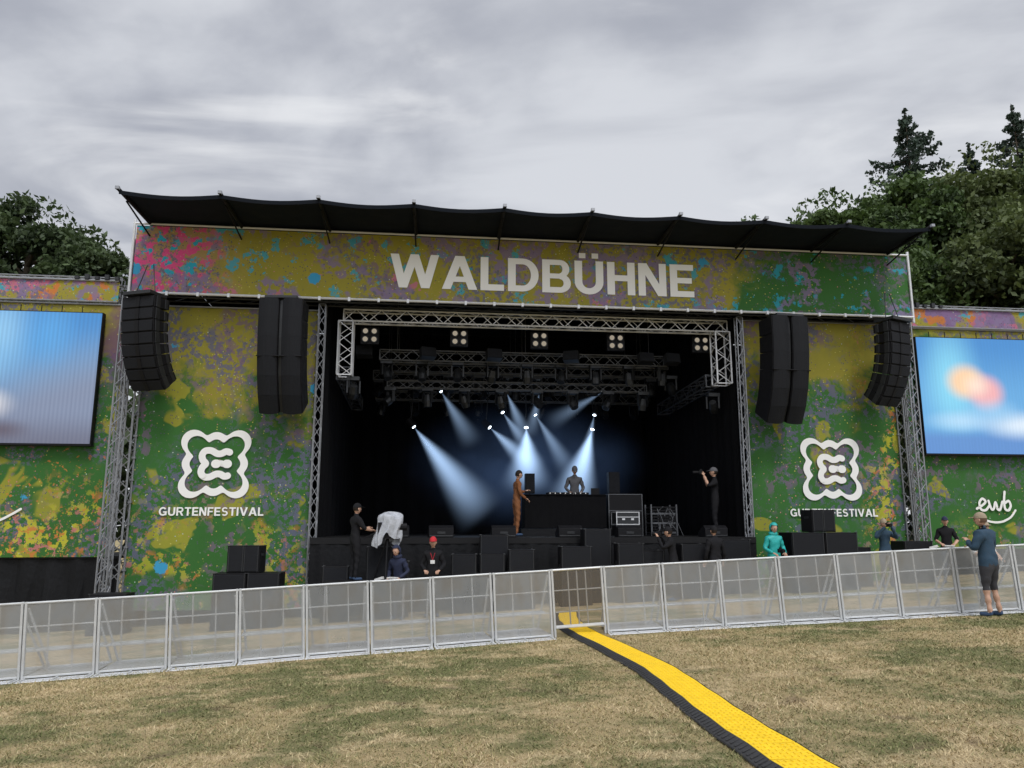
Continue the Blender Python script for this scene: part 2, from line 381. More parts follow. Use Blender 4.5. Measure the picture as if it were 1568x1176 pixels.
mb.truss((11.3,.15,gs(11.3,.2)),(11.3,.15,7.4),.22,.022,1,up=(0,1,0),step=.26)
for x in(XL,XR): mb.truss((x,.38,gs(x,.3)),(x,.38,7.4),.17,.018,1,up=(0,1,0),step=.3)
for x in(-9.7,11.3): mb.box(x-.3,x+.3,.0,.9,gs(x,.4)-.05,gs(x,.4)+.05,1)
mb.obj('roof_and_tower_trusses',[DARKM,STEEL],st)
mb=MB()
mb.truss((-4.5,1,7.27),(6.3,1,7.27),.32,.026,0,step=.34)
mb.truss((-4.43,1,5.62),(-4.43,1,7.1),.38,.026,0,up=(0,1,0),step=.3)
mb.truss((6.14,1,5.6),(6.14,1,7.1),.42,.026,0,up=(0,1,0),step=.3)
mb.obj('front_truss_frame',[ALUW],st)
mb=MB()
mb.truss((5.95,1.3,5.75),(5.95,6.0,5.6),.34,.025,0,step=.34);mb.truss((-4.5,1.3,5.75),(-4.5,6.,5.6),.34,.025,0,step=.34)
for y,z,x0,x1 in((2.6,6.55,-3.6,5.0),(4.2,6.5,-3.6,5.2),(6.,6.6,-4,5.6),(7.6,6.2,-4,5.6)):
    mb.truss((x0,y,z),(x1,y,z),.3,.022,0,step=.32)
    for x in(x0+.5,(x0+x1)/2,x1-.5): mb.tube((x,y,z+.1),(x,y,9.05),.012,0,5)
mb.truss((-3.4,3.4,5.85),(4.6,3.4,5.85),.22,.018,0,step=.3)
mb.obj('lighting_trusses',[DIMALU],st)
def moving_head(mb,x,y,z,tilt=0,pan=0,lens=1):
    mb.box(x-.17,x+.17,y-.13,y+.13,z-.1,z,0)
    M=Matrix.Translation((x,y,z-.12))@Matrix.Rotation(pan,4,'Z')
    mb.box(-.19,-.15,-.05,.05,-.32,.02,0,M);mb.box(.15,.19,-.05,.05,-.32,.02,0,M)
    H=M@Matrix.Translation((0,0,-.24))@Matrix.Rotation(tilt,4,'X')
    a=[H@Vector((0,0,.15)),H@Vector((0,0,-.05)),H@Vector((0,0,-.22))]
    mb.tube(a[0],a[1],.10,0,10,.14);mb.tube(a[1],a[2],.14,0,10,.12);mb.tube(a[2],H@Vector((0,0,-.225)),.10,lens,10)
mb=MB()
for y,z,x0,x1,nn in((2.6,6.4,-3.4,4.9,9),(4.2,6.33,-3.4,5.0,10),(6.,6.45,-3.8,5.4,9),(7.6,6.05,-3.8,5.4,9),(3.4,5.75,-3.3,4.5,8)):
    for i in range(nn):
        moving_head(mb,x0+(x1-x0)*i/(nn-1),y,z,random.uniform(-.9,.5),random.uniform(-1,1))
mb.obj('moving_head_lights',[DARKM,GRILLE],st)
mb=MB()
for x in(-3.82,-1.34,.94,3.16,5.69):
    z=6.84;y=1.35
    mb.box(x-.25,x+.25,y,y+.14,z-.24,z+.24,0)
    for a in(-.12,.12):
        for b2 in(-.115,.115):
            mb.tube((x+a,y,z+b2),(x+a,y-.05,z+b2),.105,1,14,.095);mb.tube((x+a,y-.051,z+b2),(x+a,y-.056,z+b2),.07,2,12)
    mb.tube((x,y+.07,z+.25),(x,y+.07,z+.4),.02,0)
mb.obj('blinder_lights',[BLACK,DARKM,WARM],st)
mb=MB()
for x in(-2.2,-.3,1.95,4.2,5.0,-4.0):
    y=1.9;z=6.62;M=Matrix.Translation((x,y,z))@Matrix.Rotation(random.uniform(-.5,.5),4,'Z')
    mb.prism([(-.12,-.22),(.12,-.3),(.14,0),(-.05,.05)],-.22,.22,0,M);mb.prism([(-.14,-.21),(-.12,-.23),(-.05,.03),(-.07,.05)],-.2,.2,1,M)
mb.tube((-4.3,1.0,5.3),(-4.3,1,5.6),.02,0);moving_head(mb,-4.2,1.1,5.6,.7,.3,0);moving_head(mb,6.0,1.4,5.4,.9,-.5,0);moving_head(mb,5.3,3,6.2,.9,-.5,0)
mb.obj('flood_lights',[DARKM,GRILLE],st)

# beams ------------------------------------------------------------
m,t=newmat('glowing_beam');P=t.n('ShaderNodeTexCoord').outputs['Object'];S=t.sep(P)
zz=t.m('MULTIPLY',S[2],-1.);rr=t.m('SQRT',t.m('ADD',t.m('MULTIPLY',S[0],S[0]),t.m('MULTIPLY',S[1],S[1])))
q=t.m('DIVIDE',rr,t.m('MAXIMUM',zz,.02));fal=t.m('POWER',t.ss(q,1.,.0),1.3);fade=t.m('POWER',t.m('SUBTRACT',1.,zz,clamp=True),1.)
core=t.m('DIVIDE',1.,t.m('ADD',.18,zz))
k=t.n('ShaderNodeObjectInfo').outputs['Color'];kf=t.sep(k)[0]
stg=t.m('MULTIPLY',t.m('MULTIPLY',t.m('MULTIPLY',fal,fade),core),kf)
e=t.n('ShaderNodeEmission',{'Color':(.46,.67,1.0),'Strength':t.m('MULTIPLY',stg,2.0)});o=t.n('ShaderNodeOutputMaterial');t.put(o.inputs['Volume'],e.outputs[0]);BEAM=m  # cone emits its own light, standing in for a lamp beam in mist
mb=MB();nn=28;mb.v=[(0,0,-.002)]+[(math.cos(6.28318*i/nn),math.sin(6.28318*i/nn),-1) for i in range(nn)]
mb.f=[(0,1+i,1+(i+1)%nn) for i in range(nn)]+[tuple(range(nn,0,-1))];mb.mi=[0]*len(mb.f)
fx=MB()
beams=[(-2.59,4.75,-.35,1.9,1.15,1.),(-.15,4.77,1.3,3.3,.72,1.1),(-1.74,5.92,-.7,4.1,.62,.6),(.4,5.92,.95,4.3,.5,.9),(.27,5.27,1.1,3.9,.5,.9),(1.48,5.94,1.05,4.4,.45,.7),(1.35,5.2,2.4,3.2,.62,.7),(3.59,6.0,1.6,4.8,.52,.5),(3.31,5.23,2.7,3.3,.52,.8),(1.04,4.78,.95,2.7,1.2,1.4),(3.23,4.75,2.25,2.0,1.25,1.3)]
bm=None
for (x,z,xe,ze,rad,kk) in beams:
    p=Vector((x,5,z));qv=Vector((xe,4.2,ze));d=qv-p;L=d.length
    rot=d.to_track_quat('-Z','Y').to_matrix().to_4x4()
    if bm is None: o=mb.obj('light_beam',[BEAM],st);bm=o.data
    else: o=bpy.data.objects.new('light_beam',bm);COL.objects.link(o);o.parent=st
    o.matrix_local=Matrix.Translation(p)@rot@Matrix.Diagonal((rad,rad,L,1)); o.color=(kk,kk,kk,1)
    dn=d.normalized();fx.tube(p-dn*.32,p-dn*.02,.11,0,10,.13);fx.tube(p-dn*.012,p-dn*.004,.035+.025*kk,1,12)
    fx.tube(p-dn*.2,(x,5.15,6.6 if z<6.3 else z+.4),.018,2,5)
fx.obj('spot_lights',[BLACK,LENS,DARKM],st)
for (x,z,xe,ze,en) in((1.04,4.78,1.2,1.9,160),(3.23,4.75,2.3,1.5,160),(-2.59,4.75,.2,1.5,120)):
    l=bpy.data.lights.new('stage_spot','SPOT');l.energy=en;l.color=(.62,.8,1);l.spot_size=R(36);l.spot_blend=.6;l.shadow_soft_size=.1
    o=bpy.data.objects.new('stage_spot_lamp',l);COL.objects.link(o);o.parent=st;p=Vector((x,4.8,z));d=Vector((xe,2.6,ze))-p
    o.matrix_local=Matrix.Translation(p)@d.to_track_quat('-Z','Y').to_matrix().to_4x4()
m,t=newmat('glowing_haze');P=t.n('ShaderNodeTexCoord').outputs['Object'];v=t.n('ShaderNodeVectorMath',{0:P},operation='LENGTH').outputs['Value']
pn=t.ss(t.noise(P,1.6,3,sc=(1.4,.6,1)),.3,.75,.3,1.3)
e=t.n('ShaderNodeEmission',{'Color':(.20,.36,.75),'Strength':t.m('MULTIPLY',t.m('MULTIPLY',t.ss(v,1.,.0),pn),.09)});o=t.n('ShaderNodeOutputMaterial');t.put(o.inputs['Volume'],e.outputs[0])  # blue stage glow put into an emissive ellipsoid, no scattering
try: m.cycles.volume_step_rate=3
except Exception: pass
mb=MB();mb.ell((0,0,0),(1,1,1),0,nu=24,nv=14);mb.obj('haze_glow',[m],st,M=Matrix.Translation((1.1,5.2,3.6))@Matrix.Diagonal((4.4,1.6,2.3,1)))

# ---------------------------------------------------------------- PRINTED SCRIMS & BANNER
bn=empty('stage_name_banner',F)
def sheet(mb,x0,x1,z0,z1,y,amp=.012,m=0,nx=40,nz=12,seed=0):
    vs=[(x0+(x1-x0)*i/nx,y+amp*(math.sin(i*.9+seed)+.6*math.sin(i*.37+j*.5)),z0+(z1-z0)*j/nz) for j in range(nz+1) for i in range(nx+1)]
    mb.add(vs,[(j*(nx+1)+i,j*(nx+1)+i+1,(j+1)*(nx+1)+i+1,(j+1)*(nx+1)+i) for j in range(nz) for i in range(nx)],m)
mb=MB();sheet(mb,-9.72,11.42,7.5,9.26,0,.004,nx=100);mb.obj('banner_print',[P_TOP],bn,smooth=True)
mb=MB();mb.tube((-9.8,-.03,7.46),(11.48,-.03,7.46),.035,0,8);mb.tube((-9.8,-.03,9.3),(11.48,-.03,9.3),.03,0,8)
for x in(-9.77,11.46): mb.tube((x,-.03,7.3),(x,-.03,9.4),.035,0,8)
x=-9.6
while x<11.4: mb.box(x-.03,x+.03,-.075,.0,7.40,7.50,0);x+=.76
mb.obj('banner_frame',[ALUW],bn)
mb=lettering('WALDBÜHNE',-3.25,5.07,7.83,.93,-.02,.09);mb.obj('banner_lettering',[WHITE],bn)

def scrim(name,x0,x1,z0,z1,y,pm,logox=None,seed=0):
    e=empty(name,F);mb=MB();sheet(mb,x0,x1,z0,z1,y,.012,seed=seed,nx=44,nz=16);mb.obj('printed_mesh',[pm],e,smooth=True)
    if logox is not None:
        logo(logox,3.19,1.80,y-.035).obj('emblem',[WHITE],e)
        lettering('GURTENFESTIVAL',logox-1.27,logox+1.27,1.89,.21,y-.035,.11).obj('emblem_lettering',[WHITE],e)
    mb=MB()
    for x in(x0,x1): mb.tube((x,y-.05,z0),(x,y-.05,z1),.025,0,6)
    mb.tube((x0,y-.03,z1),(x1,y-.03,z1),.025,0,6)
    z=z0+.4
    while z<z1:
        for x in(x0,x1): mb.box(x-.045,x+.045,y-.09,y-.02,z,z+.05,0)
        z+=.55
    mb.obj('scrim_frame',[STEEL],e);return e
scrim('printed_scrim',-9.5,-5.12,-.4,7.3,.62,P_L,-7.53)
scrim('printed_scrim',6.6,11.08,-.1,7.4,.62,P_R,9.0,seed=2)
w1=scrim('printed_scrim',-17.2,-10.0,.88,7.35,.85,P_WL,seed=4)
w2=scrim('printed_scrim',11.5,18.2,1.0,7.38,.85,P_WR,seed=5)
mb=MB();y=.81
def curve(pts,w,k): stamp(mb,pts,w,y-k*.001)
curve([(13.42,2.12),(13.6,2.22),(13.7,2.32),(13.6,2.4),(13.5,2.27),(13.55,2.1),(13.68,2.08),(13.8,2.2)],.07,0)
curve([(13.8,2.34),(13.86,2.12),(13.93,2.12),(14.0,2.3),(14.05,2.12),(14.13,2.1),(14.22,2.32)],.07,1)
curve([(14.33,2.6),(14.28,2.35),(14.28,2.12),(14.38,2.08),(14.47,2.2),(14.42,2.34),(14.3,2.28)],.07,2)
curve([(13.45,1.93),(13.7,1.78),(14.05,1.74),(14.4,1.86),(14.6,2.08)],.06,3)
mb.obj('energy_logo',[WHITE],w2)
mb=MB();curve([(-13.6,1.7),(-13.1,1.64),(-12.6,1.78),(-12.15,2.05)],.06,0);curve([(-14.2,2.1),(-13.5,2.4),(-12.8,2.3)],.06,1);mb.obj('energy_logo',[WHITE],w1)

for nm,x0,x1,xs in(('left',-17.2,-10.33,-1),('right',11.95,18.2,1)):
    e=empty('screen_wing_scaffold',F)
    mb=MB();sheet(mb,x0,x1,7.42,7.96,.8,.006,nx=30,nz=3);mb.obj('wing_header_print',[P_WT],e)
    mb=MB();mb.truss((x0,1.05,7.3),(x1+.1*xs,1.05,7.3),.28,.022,0,step=.3);mb.tube((x0,.76,7.98),(x1,.76,7.98),.025,0)
    mb.tube((x0,.76,7.41),(x1,.76,7.41),.025,0)
    mb.truss((x0,1.05,8.02),(x1,1.05,8.02),.2,.018,0,step=.3)
    xx=[x0+.1,(x0+x1)/2,x1-.1]
    for x in xx: mb.truss((x,1.4,gs(x,1.4)),(x,1.4,8.0),.3,.025,0,up=(0,1,0))
    xi=x1-.5 if nm=='left' else x0+.5
    for k in range(5): mb.box(xi-.6+k*.25,xi-.5+k*.25,.7,.8,8.0,8.08+.05*(k%2),1)
    mb.obj('wing_trusses',[STEEL,DARKM],e)
    mb=MB();xa,xb=(x0,-9.75) if nm=='left' else (11.3,x1)
    zt=.88 if nm=='left' else 1.02
    drape(mb,xa,.95,xb,.95,-1.2,zt,.07,.6,0,4);mb.box(xa,xb,.9,4,zt-.04,zt+.02,0);mb.obj('wing_base_drape',[CLOTH2],e,smooth=False)
def screenmat(name,kind):
    m,t=newmat(name);P=t.n('ShaderNodeTexCoord').outputs['Object'];S=t.sep(P);x,z=S[0],S[2]
    c=t.mix(t.ss(z,3.4,1.4),(.04,.25,.62),(.12,.40,.75))
    def blob(cx,cz,rx,rz,col,c,f=1.,soft=0.):
        dx=t.m('DIVIDE',t.m('SUBTRACT',x,cx),rx);dz=t.m('DIVIDE',t.m('SUBTRACT',z,cz),rz);d=t.m('SQRT',t.m('ADD',t.m('MULTIPLY',dx,dx),t.m('MULTIPLY',dz,dz)))
        return t.mix(t.ss(d,1.,soft,0,f),c,col)
    if kind=='L':
        c=t.mix(t.ss(t.m('ADD',z,t.m('MULTIPLY',t.m('SUBTRACT',x,4.7),-.35)),2.9,.9),c,(.22,.27,.40));c=t.mix(t.ss(z,.9,.0,0,.8),c,(.13,.13,.19))
        c=blob(3.6,2.9,1.1,1.6,(.35,.68,.95),c,.7);c=blob(3.2,1.0,1.15,.6,(1.,.95,.92),c);c=blob(2.6,1.8,1.4,1.0,(.5,.75,.95),c,.6);c=blob(4.8,2.9,.9,1.2,(.10,.42,.85),c,.6);c=blob(3.9,.35,.9,.35,(.10,.07,.10),c,.8)
    else:
        c=blob(1.0,2.1,1.2,2.4,(.28,.78,.97),c,.8);c=blob(1.45,2.1,.8,.68,(1.,.66,.40),c,1,.3);c=blob(2.05,1.8,.74,.68,(.95,.45,.45),c,.95,.3);c=blob(1.75,2.0,.6,.5,(1.,.88,.7),c,.7)
        c=t.mix(t.ss(z,.85,.4,0,.9),c,(.10,.26,.62));c=blob(1.2,.95,1.4,.42,(.55,.78,1.),c,.7);c=blob(3.1,.85,1.7,.55,(.80,.9,1.),c,.9);c=blob(2.2,1.25,1.2,.5,(.4,.7,.95),c,.6)
    lines=t.m('SINE',t.m('MULTIPLY',x,62.));c=t.mix(t.m('MULTIPLY',t.m('ADD',lines,1.),.08 if kind=='L' else .03),c,(.02,.05,.12))
    sx=t.m('LESS_THAN',t.m('FRACT',t.m('MULTIPLY',x,2.)),.012);c=t.mix(t.m('MULTIPLY',sx,.2),c,(.02,.04,.1))
    e=t.n('ShaderNodeEmission',{'Color':c,'Strength':1.0});d=t.n('ShaderNodeBsdfPrincipled',{'Base Color':(.02,.02,.02,1),'Roughness':.5})
    a=t.n('ShaderNodeAddShader',{0:e.outputs[0],1:d.outputs[0]});t.put(t.n('ShaderNodeOutputMaterial').inputs[0],a.outputs[0]);return m
for kind,x0 in(('L',-16.62),('R',11.86)):
    e=empty('led_screen',F@Matrix.Translation((x0,.55,3.64)));mb=MB();mb.box(0,6.05,.02,.2,0,3.42,0);mb.add([(0.02,.012,.02),(6.03,.012,.02),(6.03,.012,3.4),(.02,.012,3.4)],[(0,1,2,3)],1)
    mb.box(-.02,6.07,.0,.21,-.03,0,0)
    for i in range(1,12): mb.tube((i*.5,.1,3.42),(i*.5,.1,3.6),.012,0,5)
    mb.obj('screen_panel',[BLACK,screenmat('screen_image_'+kind,kind)],e)

# ---------------------------------------------------------------- SPEAKERS
def line_array(x,y,z,yaw,n=8,w=.95,mh=.30,curve_=38,side=1):
    e=empty('line_array_speaker',F@Matrix.Translation((x,y,z))@Matrix.Rotation(yaw,4,'Z'));mb=MB();p=Vector((0,0,0));a=0
    mb.box(-.4,.4,-.1,.5,.03,.12,1)
    for sx in(-.3,.3): mb.tube((sx,.2,.1),(sx*.3,.3,.9),.015,1,5)
    for i in range(n):
        a=R(curve_)*(i/(n-1))**1.6;M=Matrix.Translation(p)@Matrix.Rotation(a,4,'X')
        mb.prism([(0,0),(.02,-mh+.012),(.52,-mh+.05),(.52,-.04)],-w/2,w/2,0,M)
        mb.box(-w/2+.03,w/2-.03,-.012,.004,-mh+.03,-.02,2,M)
        mb.box(-.06,.06,-.03,-.005,-mh+.02,-.01,0,M)
        for sx in(-1,1):
            mb.box(sx*w/2-.015,sx*w/2+.015,.06,.2,-mh+.02,-.0,1,M);mb.box(sx*w/2-.012,sx*w/2+.012,.36,.46,-mh+.04,-.02,1,M)
        p=M@Vector((0,0,-mh))
    mb.obj('array_modules',[BLACK,DARKM,GRILLE],e,bevel=.012)
line_array(-9.25,-.75,7.15,R(-22));line_array(10.55,-.75,7.1,R(22),w=.85)
def hung_sub(x,y,z,yaw,w=1.08):
    e=empty('flown_bass_speaker',F@Matrix.Translation((x,y,z))@Matrix.Rotation(yaw,4,'Z'));mb=MB()
    mb.box(-.4,.4,0,.5,.0,.07,1);p=Vector((0,0,0))
    for i,a in enumerate((0,R(3),R(7),R(12),R(19),R(28))):
        M=Matrix.Translation(p)@Matrix.Rotation(a,4,'X');h=.487
        for sx in(-1,1):
            xs=sorted((sx*.045,sx*w/2))
            mb.prism([(0.05,0),(.05,-h+.001),(.7,-h+.05),(.7,-.02)],xs[0],xs[1],0,M)
            g0=sorted((sx*.06,sx*(w/2-.02)));n=6
            for q in range(n):
                xa=g0[0]+(g0[1]-g0[0])*q/n;xb=g0[0]+(g0[1]-g0[0])*(q+1)/n
                ya=.03-.07*math.sin(math.pi*q/n);yb=.03-.07*math.sin(math.pi*(q+1)/n)
                mb.add([M@Vector(v) for v in((xa,ya,-h+.001),(xb,yb,-h+.001),(xb,yb,-.001),(xa,ya,-.001))],[(0,1,2,3)],2)
        mb.box(-.045,.045,.12,.6,-h,0,1,M)
        if i in(2,): mb.box(-w/2-.01,w/2+.01,-.02,.3,-h-.01,-h+.02,0,M)
        p=M@Vector((0,0,-h))
    mb.obj('bass_cabinets',[BLACK,DARKM,GRILLE],e,bevel=.01)
hung_sub(-5.86,-.85,7.2,R(-4));hung_sub(7.38,-.85,7.15,R(6))

def cabinet(name,x0,x1,y0,y1,z0,z1,kind='sub',yaw=0):
    w=x1-x0;d=y1-y0;h=z1-z0
    M=F@Matrix.Translation(((x0+x1)/2,(y0+y1)/2,z0))@Matrix.Rotation(yaw,4,'Z');mb=MB()
    mb.box(-w/2,w/2,-d/2+.02,d/2,0,h,0)
    mb.box(-w/2+.03,w/2-.03,-d/2-.0,-d/2+.018,.03,h-.03,1)
    mb.box(-w/2+.02,-w/2+.045,-d/2-.008,-d/2+.02,.02,h-.02,2);mb.box(w/2-.045,w/2-.02,-d/2-.008,-d/2+.02,.02,h-.02,2)
    for sx in(-1,1):
        mb.box(sx*w/2-.012,sx*w/2+.012,-.09,.09,h*.6,h*.7,2)
        for sy in(-1,1):
            c=(sx*(w/2-.02),sy*(d/2-.03),h);mb.box(c[0]-.03,c[0]+.03,c[1]-.03,c[1]+.03,h-.01,h+.008,2)
    return mb.obj(name,[BLACK,GRILLE,DARKM],None,M,bevel=.008)
for a in[(-4.55,-3.95,.72),(-3.55,-2.95,1.15),(-2.92,-2.55,.82),(-1.55,-.95,.98),(-.88,-.28,.98),(-.2,.42,1.08),(-.85,-.15,1.42),(1.05,1.8,1.15),(1.72,2.4,1.56),(2.45,3.1,1.22),(2.9,3.6,1.05),(4.0,4.7,1.2),(5.2,6.0,1.3)]:
    y=-1.2 if a[2]<1.3 else -.72
    cabinet('bass_speaker',a[0],a[1],y,y+.55,gs(a[0],y)-.02 if a[2]<1.3 else gs(a[0],y),a[2],yaw=random.uniform(-.08,.08))
def stack(xa,xb,za,xc,xd,zb,zc):
    cabinet('bass_speaker',xa,(xa+xb)/2-.01,-1.6,-.9,gs(xa,-1.3)-.03,zb);cabinet('bass_speaker',(xa+xb)/2+.01,xb,-1.6,-.9,gs(xa,-1.3)-.03,zb)
    cabinet('front_fill_speaker',xc,(xc+xd)/2-.01,-1.55,-1.05,zb+.01,zc,yaw=.1);cabinet('front_fill_speaker',(xc+xd)/2+.01,xd,-1.55,-1.05,zb+.01,zc,yaw=-.1)
stack(-6.85,-5.4,0,-6.6,-5.85,.6,1.2);stack(6.65,8.35,0,7.2,7.85,1.48,2.03)
cabinet('bass_speaker',-9.7,-8.9,-.9,-.3,gs(-9.5,-.5),.12);cabinet('bass_speaker',10.0,10.8,-.9,-.3,gs(10,-.5),1.25,);cabinet('bass_speaker',8.5,9.1,-.9,-.3,gs(9,-.5),1.1)

def wedge(x,y,z,w=.62,yaw=0):
    M=F@Matrix.Translation((x,y,z))@Matrix.Rotation(yaw,4,'Z');mb=MB()
    mb.prism([(-.25,0),(-.25,.22),(-.12,.30),(.25,.12),(.25,0)],-w/2,w/2,0);mb.prism([(-.10,.292),(-.10,.302),(.235,.137),(.235,.127)],-w/2+.03,w/2-.03,1)
    mb.box(-.1,.1,-.26,-.25,.08,.14,2);mb.box(-w/2+.02,w/2-.02,-.262,-.25,.02,.05,2)
    mb.obj('stage_monitor_wedge',[BLACK,GRILLE,DARKM],None,M,bevel=.01)
for x in(-1.8,-.2,1.52,3.1,-2.9,5.4): wedge(x,.32,1.352,yaw=random.uniform(-.1,.1))

e=empty('dj_table',F);mb=MB();mb.box(.55,3.2,2.45,4.6,1.352,1.56,0);mb.obj('riser',[CLOTH2],e)
mb=MB();drape(mb,.65,2.5,3.05,2.5,1.58,2.52,.015,.3,0,3);drape(mb,3.05,2.5,3.05,3.2,1.58,2.52,.015,.3,0,3);drape(mb,.65,3.2,.65,2.5,1.58,2.52,.015,.3,0,3);mb.box(.64,3.06,2.48,3.22,2.5,2.54,0);mb.obj('table_cloth',[CLOTH],e,smooth=True)
mb=MB()
for x,w in((1.35,.34),(1.75,.34),(2.2,.36)): mb.box(x,x+w,2.6,3.0,2.542,2.60,0);mb.tube((x+w/2,2.8,2.6),(x+w/2,2.8,2.61),.11,1,16)
mb.box(2.7,2.95,2.75,2.95,2.542,2.56,0);mb.box(2.7,2.95,2.93,2.95,2.56,2.74,0)
for i in range(8): mb.box(1.4+i*.15,1.43+i*.15,2.59,2.594,2.56,2.59,2)
mb.obj('dj_decks',[BLACK,ALU,WHITE],e)
def case(name,x0,x1,y0,y1,z0,z1,edge=DIMALU,front=BLACK):
    mb=MB();mb.box(x0,x1,y0,y1,z0,z1,0);q=.012
    for x in(x0,x1):
        for y in(y0,y1): mb.box(x-q,x+q,y-q,y+q,z0-.01,z1+.01,1)
        for z in(z0,z1): mb.box(x-q*.9,x+q*.9,y0,y1,z-q*.9,z+q*.9,1)
    for y in(y0,y1):
        for z in(z0,z1,(z0*.4+z1*.6)): mb.box(x0,x1,y-q*.85,y+q*.85,z-q*.85,z+q*.85,1)
    for sx in(.3,.7): mb.box(x0+(x1-x0)*sx-.04,x0+(x1-x0)*sx+.04,y0-.022,y0,z0+(z1-z0)*.35,z0+(z1-z0)*.5,1)
    return mb.obj(name,[front,edge],None,F)
case('flight_case',3.2,3.85,1.9,2.5,1.355,1.65);case('flight_case',3.2,3.85,1.9,2.5,1.68,2.02,ALUW,DARKM);case('flight_case',3.15,4.15,2.6,3.3,1.355,2.55)
case('flight_case',4.9,5.5,3.5,4.2,1.355,2.0)
mb=MB()
for x in(4.3,5.05):
    for y in(2.2,2.8): mb.box(x-.02,x+.02,y-.02,y+.02,1.36,2.25,0)
for i in range(9): mb.box(4.32,5.03,2.22,2.75,1.42+i*.09,1.47+i*.09,1 if i%3 else 0)
for i in range(26):
    a=(random.uniform(4.3,5.05),2.15,random.uniform(1.5,2.2));b2=(a[0]+random.uniform(-.2,.2),2.12,a[2]-random.uniform(.1,.5));mb.tube(a,b2,.008,random.choice((0,2)),4)
mb.obj('equipment_rack',[DIMALU,BLACK,BLACK],None,F)
def stand_speaker(x,y,z0,z1,w=.28):
    mb=MB();mb.tube((x,y,1.352),(x,y,z0),.018,1)
    for a in range(3): mb.tube((x,y,1.75),(x+.35*math.cos(a*2.1),y+.35*math.sin(a*2.1),1.36),.012,1,5)
    mb.box(x-w/2,x+w/2,y-.14,y+.16,z0,z1,0);mb.box(x-w/2+.02,x+w/2-.02,y-.15,y-.14,z0+.02,z1-.02,2)
    mb.obj('speaker_on_stand',[BLACK,DARKM,GRILLE],None,F,bevel=.01)
stand_speaker(.95,3.6,2.6,3.2);stand_speaker(3.5,3.4,2.6,3.25,.33)

# ---------------------------------------------------------------- CROWD BARRIER
m,t=newmat('perforated_panel');P=t.n('ShaderNodeTexCoord').outputs['Object'];oi=t.n('ShaderNodeObjectInfo').outputs['Random']
off=t.n('ShaderNodeCombineXYZ',{0:t.m('MULTIPLY',oi,40.),1:0.,2:0.}).outputs[0];P2=t.n('ShaderNodeVectorMath',{0:P,1:off},operation='ADD').outputs[0]
dirt=t.noise(P2,3,4,sc=(1,1,.6));S=t.sep(P)
c=t.mix(t.ss(dirt,.4,.75),(.48,.49,.48),(.36,.34,.30));c=t.mix(t.ss(S[2],.3,.0,0,.5),c,(.30,.27,.2))
c=t.mix(1.,c,t.n('ShaderNodeCombineXYZ',{0:t.m('ADD',.85,t.m('MULTIPLY',oi,.25)),1:t.m('ADD',.85,t.m('MULTIPLY',oi,.25)),2:t.m('ADD',.85,t.m('MULTIPLY',oi,.25))}).outputs[0],'MULTIPLY')
b=t.n('ShaderNodeBsdfPrincipled',{'Base Color':c,'Roughness':.5,'Metallic':.25});tr=t.n('ShaderNodeBsdfTransparent')
mx=t.n('ShaderNodeMixShader',{0:t.ss(dirt,.2,.8,.40,.58),1:tr.outputs[0],2:b.outputs[0]});t.put(t.n('ShaderNodeOutputMaterial').inputs[0],mx.outputs[0]);PERF=m
BAR=mat('barrier_aluminium',(.55,.56,.56),.42,.4,.2,5)
BROWN,t=newmat('gate_mesh');b=t.n('ShaderNodeBsdfPrincipled',{'Base Color':(.20,.17,.13,1),'Roughness':.6});tr=t.n('ShaderNodeBsdfTransparent');mx=t.n('ShaderNodeMixShader',{0:.42,1:tr.outputs[0],2:b.outputs[0]});t.put(t.n('ShaderNodeOutputMaterial').inputs[0],mx.outputs[0])
def nxt(X,L=1.0):
    a=X+.5
    for _ in range(20):
        d=math.hypot(a-X,fenceY(a)-fenceY(X));a+= (L-d)
    return a
left=[.70]
while left[-1]>-13:
    X=left[-1];a=X-.5
    for _ in range(20): a-= (1.0-math.hypot(a-X,fenceY(a)-fenceY(X)))
    left.append(a)
left=left[::-1];right=[1.60]
while right[-1]<15: right.append(nxt(right[-1]))
bar_data=None
